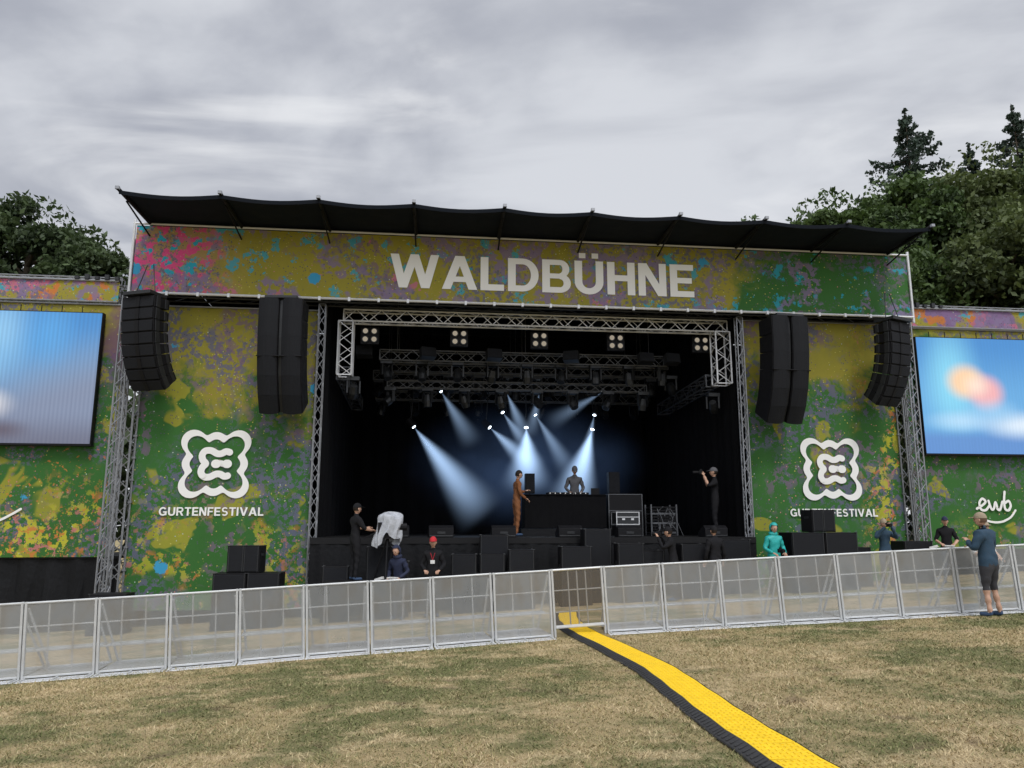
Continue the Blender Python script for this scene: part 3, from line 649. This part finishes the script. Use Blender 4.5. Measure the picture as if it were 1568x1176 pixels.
def barrier(Xa,Xb,gate=False):
    global bar_data
    Ya,Yb=fenceY(Xa),fenceY(Xb);za,zb=g(Xa,Ya),g(Xb,Yb);W=math.hypot(Xb-Xa,Yb-Ya);yaw=math.atan2(Yb-Ya,Xb-Xa)
    sl=math.atan2(zb-za,W);M=Matrix.Translation((Xa,Ya,za))@Matrix.Rotation(yaw+random.uniform(-.012,.012),4,'Z')@Matrix.Rotation(-sl+random.uniform(-.004,.004),4,'Y')
    if not gate and bar_data: 
        o=bpy.data.objects.new('crowd_barrier',bar_data);COL.objects.link(o);o.matrix_world=M;b=o.modifiers.new('bevel','BEVEL');b.width=.005;b.segments=1;return
    mb=MB();H=1.09;z0=.16 if gate else .03
    for x in(.025,W-.025): mb.box(x-.018,x+.018,-.02,.03,0,H+.02,0)
    mb.tube((0,.0,H),(W,.0,H),.02,0,8);mb.box(.04,W-.04,-.012,.012,z0,z0+.03,0)
    mb.add([(.04,-.004,z0+.03),(W-.04,-.004,z0+.03),(W-.04,-.004,H-.02),(.04,-.004,H-.02)],[(0,1,2,3)],1)
    for x in(W/3,2*W/3): mb.box(x-.010,x+.010,.012,.04,z0,H,0)
    for z in(.40,.75): mb.box(.04,W-.04,.014,.036,z-.010,z+.010,0)
    if not gate:
        mb.box(.01,W-.01,-.26,-.0,.004,.018,2)
        for x in(.06,W/2,W-.06): mb.box(x-.015,x+.015,-.25,-.02,.018,.035,0)
        mb.box(.02,W-.02,.05,1.0,.03,.045,2)
        for x in(.05,W-.05): mb.tube((x,.03,H-.08),(x,.95,.05),.02,0,6)
        mb.box(.02,W-.02,.42,.68,.36,.375,0)
    else:
        mb.box(W*.5-.012,W*.5+.012,.012,.035,z0,H,0);mb.box(.04,W-.04,-.03,.03,z0-.02,z0+.01,0)
    o=mb.obj('crowd_barrier_gate' if gate else 'crowd_barrier',[BAR,BROWN if gate else PERF,ALUW],None,M,bevel=.005)
    o.modifiers[0].segments=1
    if not gate: bar_data=o.data
for a,b2 in zip(left[:-1],left[1:]): barrier(a,b2)
for a,b2 in zip(right[:-1],right[1:]): barrier(a,b2)
barrier(.70,1.60,True)

# ---------------------------------------------------------------- CABLE RAMP
YEL=mat('yellow_rubber',(.86,.57,.010),.6,0,.18,9,bump=.4);RUB=mat('black_rubber',(.032,.032,.034),.75,0,.4,12,bump=.5)
cp=[(2.3,2.0),(2.13,4.0),(1.98,5.67),(1.89,6.8),(1.84,7.6),(1.82,8.6),(1.76,9.65),(1.6,11.),(1.47,12.0),(1.3,13.0),(1.15,14.2),(1.1,15.6),(1.2,17.5)]
ccY=[p[1] for p in cp];ccX=[p[0] for p in cp]
e=empty('cable_ramp');y=2.2;segs=[]
while y<17.3: segs.append((float(np.interp(y,ccY,ccX))+random.uniform(-.012,.012),y));y+=.44
for i in range(len(segs)-1):
    (xa,ya),(xb,yb)=segs[i],segs[i+1];d=Vector((xb-xa,yb-ya,0));L=d.length;yaw=math.atan2(d.y,d.x)
    M=Matrix.Translation((xa,ya,g(xa,ya)))@Matrix.Rotation(yaw,4,'Z')@Matrix.Rotation(-math.atan2(g(xb,yb)-g(xa,ya),L),4,'Y')
    mb=MB();L2=L-.008
    mb.prism([(.285,.0),(.28,.012),(.19,.055),(.185,.0)],0,L2,1,M);mb.prism([(-.26,.0),(-.255,.012),(-.19,.055),(-.185,.0)][::-1],0,L2,1,M)
    mb.box(0,L2,-.183,.183,0,.052,0,M)
    for k in range(5):
        for q in range(7): mb.box(.03+k*.085,.075+k*.085,-.165+q*.05,-.145+q*.05,.052,.057,0,M)
    for k in range(5): mb.prism([(.27,.021),(.27,.026),(.20,.056),(.20,.050)],.04+k*.085,.07+k*.085,1,M)
    mb.obj('ramp_segment',[YEL,RUB],e)

# ---------------------------------------------------------------- PEOPLE
SKIN=mat('skin',(.50,.30,.21),.55,0,.1,20)
HAIRD=mat('dark_hair',(.02,.014,.01),.7,0,.4,40);HAIRB=mat('brown_hair',(.10,.055,.03),.7,0,.4,40)
LIP=mat('lips',(.32,.10,.09),.5);EYE=mat('eye',(.02,.02,.02),.2)
def cm(n,c,r=.85): return mat(n,c,r,0,.25,14,bump=.3)
C_BLK=cm('black_cloth',(.012,.012,.014));C_NAVY=cm('navy_jacket',(.014,.02,.05));C_BRN=cm('brown_suit',(.20,.075,.025));C_BLUE=cm('blue_jacket',(.020,.050,.085));C_TEAL=cm('teal_raincoat',(.015,.36,.34),.5);C_WHT=cm('white_cloth',(.65,.65,.64));C_GRY=cm('grey_cloth',(.10,.10,.11));C_DGRY=cm('dark_grey_cloth',(.035,.035,.04));C_RED=cm('red_cap',(.50,.02,.03));C_JEAN=cm('jeans',(.04,.055,.09));C_BEI=cm('beige_hat',(.30,.24,.17));C_SHOE=cm('shoes',(.03,.06,.12))
def person(name,loc,yaw,h=1.75,top=C_BLK,pants=C_BLK,shoes=C_SHOE,skin=SKIN,hair=HAIRD,arms=None,lean=0,hy=0,hp=0,gear=None,gm=None,sleeve='long',shorts=False,bulk=1.,legs=None,prop=None):
    k=h/1.75;e=empty(name,Matrix.Translation(loc)@Matrix.Rotation(yaw,4,'Z')@Matrix.Scale(k,4))
    arms=arms or (((-.25,-.02,1.14),(-.26,.08,.90)),((.25,-.02,1.14),(.26,.08,.90)))
    legs=legs or (((-.10,.03,.50),(-.11,-.02,.09)),((.10,.02,.50),(.12,-.03,.09)))
    RL=Matrix.Translation((0,0,.95))@Matrix.Rotation(R(-lean),4,'X')@Matrix.Translation((0,0,-.95))
    def U(p): return RL@Vector(p)
    b=bulk;V=[];E=[]
    def a(p,r,par=None,lab=''):
        V.append((Vector(p),r)); 
        if par is not None: E.append((par,len(V)-1,lab))
        return len(V)-1
    pel=a((0,0,.95),.135*b);wa=a(U((0,0,1.10)),.130*b,pel,'top');ch=a(U((0,0,1.28)),.150*b,wa,'top');ub=a(U((0,-.005,1.40)),.115*b,ch,'top');nk=a(U((0,.0,1.49)),.056,ub,'top');n2=a(U((0,.015,1.57)),.05,nk,'skin')
    hands=[]
    for s,(el,wr) in zip((-1,1),arms):
        sh=a(U((s*.165,-.005,1.40)),.075*b,ub,'top');m1=U(el);ei=a(m1,.052*b,sh,'top');w_=U(wr);wi=a(w_,.033 if sleeve!='long' else .042*b,ei,'top' if sleeve=='long' else 'skin');hands.append((m1,w_,s))
    for s,(kn,an) in zip((-1,1),legs):
        hi=a((s*.085,0,.88),.105*b,pel,'pants');kk_=a(kn,.066 if not shorts else .06,hi,'pants');mid=Vector(kn).lerp(Vector(an),.35);cf=a(mid,.058 if not shorts else .052,kk_,'pants' if not shorts else 'skin');an_=a(an,.04,cf,'pants' if not shorts else 'skin');hl=a((an[0],an[1]-.03,.045),.042,an_,'shoe');a((an[0]+s*.03,an[1]+.17,.035),.036,hl,'shoe')
    me=bpy.data.meshes.new('tmp');me.from_pydata([v[0] for v in V],[(i,j) for i,j,_ in E],[]);o=bpy.data.objects.new('tmp',me);COL.objects.link(o)
    o.modifiers.new('s','SKIN');dat=me.skin_vertices[0].data
    for i,(p,r) in enumerate(V): dat[i].radius=(r,r*(.78 if i in(pel,wa,ch) else 1));dat[i].use_root=(i==0)
    o.modifiers.new('u','SUBSURF').levels=2
    dg=bpy.context.evaluated_depsgraph_get();ev=o.evaluated_get(dg);bm_=bpy.data.meshes.new_from_object(ev);bpy.data.objects.remove(o)
    labs={'top':0,'skin':1,'pants':2,'shoe':3}
    A=np.array([V[i][0] for i,_,_ in E]);B=np.array([V[j][0] for _,j,_ in E]);rad=np.array([(V[i][1]+V[j][1])/2 for i,j,_ in E]);lb=np.array([labs[l] for _,_,l in E])
    nf=len(bm_.polygons);C=np.empty(nf*3);bm_.polygons.foreach_get('center',C);C=C.reshape(-1,3)
    D=B-A;tt=np.clip(((C[:,None]-A)*D).sum(2)/(D*D).sum(1),0,1);ds=np.linalg.norm(C[:,None]-(A+tt[...,None]*D),axis=2)/rad;mi=lb[ds.argmin(1)]
    mi=np.where((mi==2)&(C[:,2]>.88),0,mi)
    if shorts:
        mi=np.where((mi==1)&(C[:,2]<.62)&(C[:,2]>.47)&(abs(C[:,0])<.3),2,mi);mi=np.where((mi==2)&(C[:,2]<.44),1,mi)
    bm_.materials.clear()
    for q in(top,skin,pants,shoes): bm_.materials.append(q)
    bm_.polygons.foreach_set('material_index',mi.astype(np.int32));bm_.polygons.foreach_set('use_smooth',[True]*nf)
    nv=len(bm_.vertices);co=np.empty(nv*3);bm_.vertices.foreach_get('co',co);co=co.reshape(-1,3);no=np.empty(nv*3);bm_.vertices.foreach_get('normal',no);no=no.reshape(-1,3)
    co+=no*(.006*np.sin(co[:,2:3]*38+co[:,0:1]*21+co[:,1:2]*17));bm_.vertices.foreach_set('co',co.ravel());bm_.update();bm_.name='body'
    bo=bpy.data.objects.new('body',bm_);COL.objects.link(bo);bo.parent=e
    mb=MB();HM=Matrix.Translation(U((0,.03,1.655)))@Matrix.Rotation(R(-lean*.4),4,'X')@Matrix.Rotation(R(hy),4,'Z')@Matrix.Rotation(R(hp),4,'X')
    def shp(v):
        x,y,z=v
        if z<0: x*=1+.28*z;y=y*(1+.12*z)+(-.05*z if y>0 else 0)
        if y>0: y*=.94
        if y>.6 and abs(x)<.22 and -.35<z<.12: y+=.20*(1-abs(x)/.22)
        return Vector((x,y,z))
    mb.ell((0,0,0),(.074,.096,.118),1,HM,20,16,shape=shp)
    for s in(-1,1):
        mb.ell((s*.028,.083,.008),(.012,.008,.006),4,HM,8,6);mb.ell((s*.076,-.005,-.005),(.010,.018,.028),1,HM,8,6);mb.box(s*.028-.014,s*.028+.014,.086,.094,.022,.028,5,HM)
    mb.box(-.022,.022,.080,.090,-.062,-.052,6,HM)
    if gear!='hood': mb.ell((0,-.008,.012),(.081,.103,.120),5,HM,18,12,flt=lambda c:(c.z>.35 or (c.y<-.05 and c.z>-.45)))
    if gear=='cap':
        mb.ell((0,-.006,.028),(.086,.108,.112),7,HM,18,12,flt=lambda c:c.z>.12);mb.prism([(.07,.045),(.18,.028),(.18,.034),(.07,.056)],-.06,.06,7,HM)
    if gear=='hat':
        mb.ell((0,-.004,.03),(.09,.11,.112),7,HM,18,12,flt=lambda c:c.z>.1);mb.ell((0,0,.05),(.125,.145,.014),7,HM,20,6)
    if gear=='beanie': mb.ell((0,-.006,.02),(.088,.11,.128),7,HM,18,12,flt=lambda c:c.z>.12)
    if gear=='hood':
        mb.ell((0,-.025,.01),(.112,.125,.148),7,HM,20,14,flt=lambda c:not(c.y>.35 and c.z<.62));mb.ell((0,-.03,-.14),(.12,.11,.07),7,HM,16,8)
    for el,wr,s in hands:
        d=(wr-el).normalized();side=d.cross(Vector((0,0,1)));side=side.normalized() if side.length>.1 else Vector((0,1,0));nrm=side.cross(d)
        HB=Matrix((( side.x,d.x,nrm.x,wr.x),(side.y,d.y,nrm.y,wr.y),(side.z,d.z,nrm.z,wr.z),(0,0,0,1)))
        mb.ell((0,.045,0),(.040,.058,.018),1,HB,10,8)
        for i,(fxx,fl) in enumerate(((-.029,.062),(-.010,.075),(.010,.070),(.028,.055))):
            p0=(fxx,.085,0);p1=(fxx*1.1,.085+fl*.55,-.010);p2=(fxx*1.1,.085+fl*.85,-.034)
            for u_,v_,ra,rb in((p0,p1,.0095,.0088),(p1,p2,.0088,.007)): mb.tube(HB@Vector(u_),HB@Vector(v_),ra,1,6,rb)
        mb.tube(HB@Vector((-s*.034,.025,0)),HB@Vector((-s*.062,.055,-.012)),.012,1,6,.0105);mb.tube(HB@Vector((-s*.062,.055,-.012)),HB@Vector((-s*.060,.085,-.022)),.0105,1,6,.008)
    mb.obj('head_and_hands',[top,skin,pants,shoes,EYE,hair,LIP,gm or hair],e,smooth=True)
    if prop: prop(e)
    return e
def camera_prop(z=1.62,y=.30,x=0,lens=.18):
    def f(e):
        mb=MB();mb.box(x-.07,x+.07,y-.04,y+.05,z-.05,z+.05,0);mb.tube((x,y+.05,z),(x,y+.05+lens,z),.04,0,12,.045);mb.box(x-.03,x+.03,y-.03,y+.03,z+.05,z+.085,0);mb.obj('photo_camera',[BLACK],e,bevel=.006)
    return f
def pp(x,y,z=None):
    w=SW(x,y);w.z=g(w.x,w.y) if z is None else z;return w
CAMARMS=(((-.28,.16,1.28),(-.08,.28,1.58)),((.28,.16,1.28),(.08,.28,1.58)))
TYPE=(((-.26,.0,1.14),(-.16,.25,1.06)),((.26,.0,1.14),(.16,.25,1.06)))
person('performer_in_suit',pp(.38,2.25,1.352),ANG+R(-80),1.83,C_BRN,C_BRN,C_SHOE,hair=HAIRD,arms=(((-.22,.06,1.16),(-.16,.28,1.24)),((.23,.02,1.14),(.18,.22,1.02))),lean=4,hp=-8,bulk=.95)
person('disc_jockey',pp(2.3,3.45,1.56),ANG+R(176),1.84,C_GRY,C_BLK,hair=HAIRD,arms=TYPE,lean=8,hp=-20,gear='cap',gm=C_GRY)
person('stage_photographer',pp(5.8,1.1,1.352),ANG+R(70),1.86,C_BLK,C_BLK,skin=SKIN,hair=HAIRD,arms=CAMARMS,lean=-2,gear='cap',gm=C_GRY,sleeve='short',prop=camera_prop(1.66,.32,0,.16))
mb=MB();mb.box(-4.4,-2.6,-2.0,-.9,.36,.42,0)
for x in(-4.35,-3.5,-2.65):
    for y in(-1.95,-.95): mb.tube((x,y,gs(x,y)-.05),(x,y,.36),.025,1)
mb.obj('camera_platform',[DECKM,STEEL],None,F)
person('camera_operator',pp(-3.78,-1.5,.42),ANG+R(-60),1.70,C_BLK,C_BLK,hair=HAIRD,arms=(((-.26,.1,1.2),(-.16,.36,1.22)),((.26,.1,1.2),(.14,.36,1.16))),sleeve='short',gear='cap',gm=C_BLK)
e=empty('covered_video_camera',F@Matrix.Translation((-3.05,-1.5,.42)));mb=MB()
for a_ in range(3): mb.tube((0,0,.95),(.35*math.cos(a_*2.1+.5),.35*math.sin(a_*2.1+.5),0),.022,0,6)
mb.box(-.08,.08,-.1,.1,.93,1.03,0);mb.obj('tripod',[BLACK],e)
mb=MB();mb.box(-.22,.2,-.13,.13,1.03,1.30,0);mb.tube((.2,0,1.2),(.42,.05,1.2),.09,0,12);mb.tube((-.2,0,1.1),(-.5,-.1,.95),.015,0,6);mb.obj('video_camera',[BLACK],e)
PLAST=mat('rain_cover',(.42,.44,.48),.28,0,.35,9,bump=.9);mb=MB();nu,nv=72,22;vs=[]
for j in range(nv+1):
    f=j/nv
    for i in range(nu):
        th=2*math.pi*i/nu;fold=math.sin(th*9+f*3)+.6*math.sin(th*17-f*5)+.4*math.sin(th*5+f*9)
        if f<.3: r=math.sin(f/.3*math.pi/2);z=1.50-.10*(f/.3)**2
        else: r=1+.10*(f-.3)-.25*max(0,f-.6);z=1.40-(f-.3)*(.75+.22*math.sin(th*2+.7)+.08*math.sin(th*5))
        rx=.29*r*(1+.10*fold*f)+.03*math.sin(f*9+th*2)*f;ry=.17*r*(1+.14*fold*f)
        vs.append((rx*math.cos(th)+.05*math.sin(f*4),ry*math.sin(th),z+.03*math.sin(th*3+1)+.012*fold))
mb.add(vs,[(j*nu+i,j*nu+(i+1)%nu,(j+1)*nu+(i+1)%nu,(j+1)*nu+i) for j in range(nv) for i in range(nu)])
mb.obj('rain_cover',[PLAST],e,smooth=True)
def paper(e):
    mb=MB();mb.box(-.05,.16,.30,.42,1.0,1.06,0,Matrix.Rotation(.3,4,'Y'));mb.box(-.14,.10,.28,.44,.99,1.02,0);mb.obj('papers',[C_WHT],e)
def lanyard(e):
    mb=MB();mb.box(-.05,.05,.145,.155,1.18,1.26,0);mb.tube((-.05,.13,1.42),(0,.15,1.26),.006,1,4);mb.tube((.05,.13,1.42),(0,.15,1.26),.006,1,4);mb.obj('badge',[C_WHT,C_RED],e)
person('pit_security_guard',pp(-2.75,-1.55),ANG+R(150),1.62,C_NAVY,C_JEAN,gear='hood',gm=C_NAVY,arms=TYPE,lean=14,hp=-15,prop=paper,bulk=1.05)
person('pit_security_guard',pp(-2.0,-1.5),ANG+R(175),1.76,C_BLK,C_BLK,gear='cap',gm=C_RED,arms=TYPE,lean=4,prop=lanyard,bulk=1.1)
person('press_photographer',pp(3.72,-1.5),ANG+R(60),1.70,C_BLK,C_BLK,gear='cap',gm=C_BLK,arms=CAMARMS,lean=8,prop=camera_prop(1.6,.32,0,.16))
person('pit_security_guard',pp(4.78,-1.4),ANG+R(10),1.66,C_BLK,C_BLK,gear='cap',gm=C_BLK,bulk=1.1)
person('press_photographer',pp(6.22,-1.5),ANG+R(185),1.65,C_TEAL,C_BLK,gear='hood',gm=C_TEAL,arms=TYPE,hp=-15,lean=4,bulk=1.12,prop=camera_prop(1.1,.33,0,.12))
person('press_photographer',pp(9.1,-1.5),ANG+R(172),1.62,C_BLUE,C_JEAN,gear='beanie',gm=C_BEI,arms=CAMARMS,prop=camera_prop(1.62,.30,0,.1))
person('pit_crew_member',pp(10.75,-1.5),ANG+R(150),1.60,C_BLK,C_JEAN,gear='cap',gm=C_NAVY,sleeve='short',arms=TYPE,prop=paper)
person('spectator',(7.84,13.0,g(7.84,13.0)),R(30),1.64,C_BLUE,C_DGRY,C_SHOE,gear='cap',gm=C_BEI,hair=HAIRB,shorts=True,bulk=1.26,lean=3,hy=15,arms=(((-.27,.06,1.15),(-.13,.24,1.30)),((.27,.04,1.15),(.10,.27,1.20))),legs=(((-.11,.03,.50),(-.13,-.01,.09)),((.11,.02,.50),(.14,-.03,.09))))
person('spectator',(8.42,14.1,g(8.4,14.1)),R(195),1.50,C_WHT,C_JEAN,C_SHOE,gear='hat',gm=C_BEI,sleeve='short',arms=TYPE,lean=6)

# ---------------------------------------------------------------- TREES
def leafmat(name,dark,light):
    m,t=newmat(name);sh=t.n('ShaderNodeAttribute',attribute_name='shade').outputs['Fac']
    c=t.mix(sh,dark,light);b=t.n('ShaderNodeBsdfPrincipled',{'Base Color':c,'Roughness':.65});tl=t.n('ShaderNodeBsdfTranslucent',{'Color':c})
    mx=t.n('ShaderNodeMixShader',{0:.25,1:b.outputs[0],2:tl.outputs[0]});t.put(t.n('ShaderNodeOutputMaterial').inputs[0],mx.outputs[0]);return m
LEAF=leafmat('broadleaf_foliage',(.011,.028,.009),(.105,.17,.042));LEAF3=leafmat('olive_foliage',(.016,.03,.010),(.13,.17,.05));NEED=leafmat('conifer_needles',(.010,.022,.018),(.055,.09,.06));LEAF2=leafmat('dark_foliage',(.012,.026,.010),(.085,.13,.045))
BARK=mat('bark',(.09,.07,.05),.9,0,.4,8,bump=.6)
def cards(C,size,shade,rg):
    n=len(C);a=rg.normal(size=(n,3));a/=np.linalg.norm(a,axis=1)[:,None];b=rg.normal(size=(n,3));b=np.cross(a,b);b/=np.linalg.norm(b,axis=1)[:,None]
    s=(size*(.6+.8*rg.random(n)))[:,None];V=np.empty((n,4,3));V[:,0]=C-a*s;V[:,1]=C-b*s*.55;V[:,2]=C+a*s;V[:,3]=C+b*s*.55
    return V.reshape(-1,3),np.arange(n*4).reshape(-1,4),shade
def tree(name,X,Y,top,rx,rz,seed,ncl=46,nl=330,ls=.17,lm=LEAF,dens=1.):
    rg=np.random.default_rng(seed);z0=g(X,Y);cz=top-rz;e=empty(name,Matrix.Translation((0,0,0)))
    d=rg.normal(size=(ncl,3));d/=np.linalg.norm(d,axis=1)[:,None];rr=rg.random(ncl)**.45;cl=d*rr[:,None]*np.array([rx,rx,rz])*.86+np.array([X,Y,cz]);cr=(.20+.17*rg.random(ncl))*rx
    cl[:,2]=np.maximum(cl[:,2],z0+2)
    P=[];S=[]
    for c,r_,r0 in zip(cl,cr,rr):
        n=int(nl*dens*(r_/rx/.28)**2);q=rg.normal(size=(n,3));q/=np.linalg.norm(q,axis=1)[:,None];q*=(rg.random(n)**.4)[:,None];q[:,2]*=.7
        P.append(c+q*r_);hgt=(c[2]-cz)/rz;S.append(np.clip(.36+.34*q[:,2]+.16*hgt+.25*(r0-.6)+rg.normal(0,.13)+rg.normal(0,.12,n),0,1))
    n=int(ncl*26);q=rg.normal(size=(n,3));q/=np.linalg.norm(q,axis=1)[:,None];P.append(np.array([X,Y,cz])+q*np.array([rx,rx,rz])*(.86+.14*rg.random(n))[:,None]);S.append(np.clip(rg.normal(.5,.15,n),0,1))
    P=np.concatenate(P);S=np.concatenate(S);V,Fc,S=cards(P,ls,S,rg);card_mesh('crown',V,Fc,S,lm,parent=e)
    mb=MB();tr=.018*top+.1;p0=Vector((X,Y,z0-.2));p1=Vector((X,Y,cz-rz*.4));p2=Vector((X,Y,cz+rz*.5));mb.tube(p0,p1,tr,0,9,tr*.7);mb.tube(p1,p2,tr*.7,0,8,tr*.2)
    for i in range(0,ncl,2):
        c=Vector(cl[i]);t0=p1.lerp(p2,min(1,max(0,(c.z-p1.z)/(p2.z-p1.z)-.25)));mid=t0.lerp(c,.5)+Vector((0,0,.3));mb.tube(t0,mid,tr*.25,0,5,tr*.15);mb.tube(mid,c,tr*.15,0,5,tr*.05)
    mb.obj('trunk_and_limbs',[BARK],e,smooth=True)
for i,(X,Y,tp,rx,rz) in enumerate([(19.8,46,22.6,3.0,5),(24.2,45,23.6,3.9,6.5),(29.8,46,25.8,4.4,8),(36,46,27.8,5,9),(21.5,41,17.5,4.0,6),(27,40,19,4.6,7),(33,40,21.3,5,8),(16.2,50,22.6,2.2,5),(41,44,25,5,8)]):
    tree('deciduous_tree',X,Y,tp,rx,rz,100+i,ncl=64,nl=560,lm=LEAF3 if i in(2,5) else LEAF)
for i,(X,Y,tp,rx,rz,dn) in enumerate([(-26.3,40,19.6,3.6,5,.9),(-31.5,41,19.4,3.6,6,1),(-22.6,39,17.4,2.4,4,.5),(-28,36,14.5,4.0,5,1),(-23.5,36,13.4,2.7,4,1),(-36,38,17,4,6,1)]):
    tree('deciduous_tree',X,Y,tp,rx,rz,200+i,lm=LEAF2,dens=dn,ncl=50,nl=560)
def conifer(X,Y,top,rad,seed,h=16):
    rg=np.random.default_rng(seed);e=empty('spruce_tree');P=[];S=[];mb=MB();mb.tube((X,Y,g(X,Y)),(X,Y,top),.35,0,8,.02);nt=30
    for k in range(nt):
        f=((k+.5)/nt);z=top-.5-h*f;L0=rad*(f**.75)*1.15
        for b_ in range(int(5+6*f)):
            th=rg.random()*6.283;L=max(.35,L0*(.5+.65*rg.random()));n=int(40+150*L/rad);s=rg.random(n)**.6
            dx,dy=math.cos(th),math.sin(th);zz=z+.05*L*s-.42*L*s*s+.34*L*s**4;sp=.07+.16*L*(1-s)*.5
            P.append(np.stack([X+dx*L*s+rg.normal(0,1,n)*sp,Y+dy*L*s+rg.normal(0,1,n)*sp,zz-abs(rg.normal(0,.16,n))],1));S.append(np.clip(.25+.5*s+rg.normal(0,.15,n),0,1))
            mb.tube((X,Y,z),(X+dx*L*.9,Y+dy*L*.9,z-.12*L),.04,0,4,.01)
    n=60;P.append(np.stack([X+rg.normal(0,.06,n),Y+rg.normal(0,.06,n),top-1.2*rg.random(n)],1));S.append(np.full(n,.4))
    P=np.concatenate(P);S=np.concatenate(S);V,Fc,S=cards(P,.14,S,rg);card_mesh('needles',V,Fc,S,NEED,parent=e);mb.obj('trunk_and_branches',[BARK],e)
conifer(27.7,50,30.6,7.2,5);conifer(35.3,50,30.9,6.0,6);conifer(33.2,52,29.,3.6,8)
rg=np.random.default_rng(3);P=[];S=[]
for i in range(150):
    X=-75+150*i/149+rg.normal(0,1);Yc=62+rg.normal(0,3)+.004*X*X*.3;tz=9+rg.random()*5;r_=3+rg.random()*2
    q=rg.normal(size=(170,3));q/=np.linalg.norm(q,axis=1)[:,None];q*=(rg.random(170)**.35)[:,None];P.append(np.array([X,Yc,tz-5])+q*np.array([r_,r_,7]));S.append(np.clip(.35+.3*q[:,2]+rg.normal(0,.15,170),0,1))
V,Fc,S=cards(np.concatenate(P),.6,np.concatenate(S),rg);card_mesh('distant_forest',V,Fc,S,LEAF2)

# ---------------------------------------------------------------- SKY, SUN, CAMERA
w=bpy.data.worlds.new('World');scene.world=w;w.use_nodes=True;t=NT(w.node_tree)
sky=t.n('ShaderNodeTexSky',sky_type='NISHITA');sky.sun_disc=False;sky.sun_elevation=R(52);sky.sun_rotation=R(160)
bg1=t.n('ShaderNodeBackground',{'Color':sky.outputs[0],'Strength':.10})
D=t.n('ShaderNodeTexCoord').outputs['Generated'];S=t.sep(D);zz=t.m('ADD',t.m('MAXIMUM',S[2],.0),.22)
uv=t.n('ShaderNodeCombineXYZ',{0:t.m('DIVIDE',S[0],zz),1:t.m('DIVIDE',S[1],zz),2:.3}).outputs[0]
n1=t.noise(uv,1.05,8,(2.3,5.1,0),sc=(1,1.25,1),rough=.52,dist=.35);n2=t.noise(uv,2.6,6,(7,1,0),rough=.5,dist=.2)
f=t.ss(t.m('ADD',t.m('MULTIPLY',n1,.65),t.m('MULTIPLY',n2,.35)),.42,.58)
c=t.mix(f,(.43,.45,.51),(.71,.73,.775));c=t.mix(t.ss(t.noise(uv,1.7,8,(1,9,3),sc=(.8,1.6,1),dist=.6),.52,.66,0,.7),c,(.90,.91,.93))
c=t.mix(t.ss(t.noise(uv,1.3,7,(5,19,3),sc=(.8,1.5,1),dist=.5),.52,.66,0,.55),c,(.40,.42,.48))
c=t.mix(t.ss(S[2],.10,.38,.5,0.),c,(.78,.80,.84))
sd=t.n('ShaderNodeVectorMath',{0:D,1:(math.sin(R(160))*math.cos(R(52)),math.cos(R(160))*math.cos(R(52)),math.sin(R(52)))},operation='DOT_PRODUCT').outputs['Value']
bg2=t.n('ShaderNodeBackground',{'Color':c,'Strength':t.m('ADD',t.ss(S[2],.62,1.,1.,1.3),t.ss(sd,.35,1.,0.,1.4))})  # sky raised overhead and around the sun, out of view, to brighten the scene
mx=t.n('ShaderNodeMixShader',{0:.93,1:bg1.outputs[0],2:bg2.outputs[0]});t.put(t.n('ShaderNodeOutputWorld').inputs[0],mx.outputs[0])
s=bpy.data.lights.new('sun','SUN');s.energy=1.5;s.angle=R(15);s.color=(1,.97,.92);so=bpy.data.objects.new('sun',s);COL.objects.link(so)
el,az=R(52),R(160);d=Vector((math.sin(az)*math.cos(el),math.cos(az)*math.cos(el),math.sin(el)));so.rotation_euler=(-d).to_track_quat('-Z','Y').to_euler()
cam=bpy.data.cameras.new('camera');co=bpy.data.objects.new('camera',cam);COL.objects.link(co);cam.sensor_width=36;cam.lens=36*1180/1568;cam.clip_end=2000;cam.clip_start=.05
co.location=(0,0,1.65);co.rotation_euler=(R(90+10.4),0,0);scene.camera=co
scene.view_settings.view_transform='Standard';scene.view_settings.look='None';scene.view_settings.exposure=0
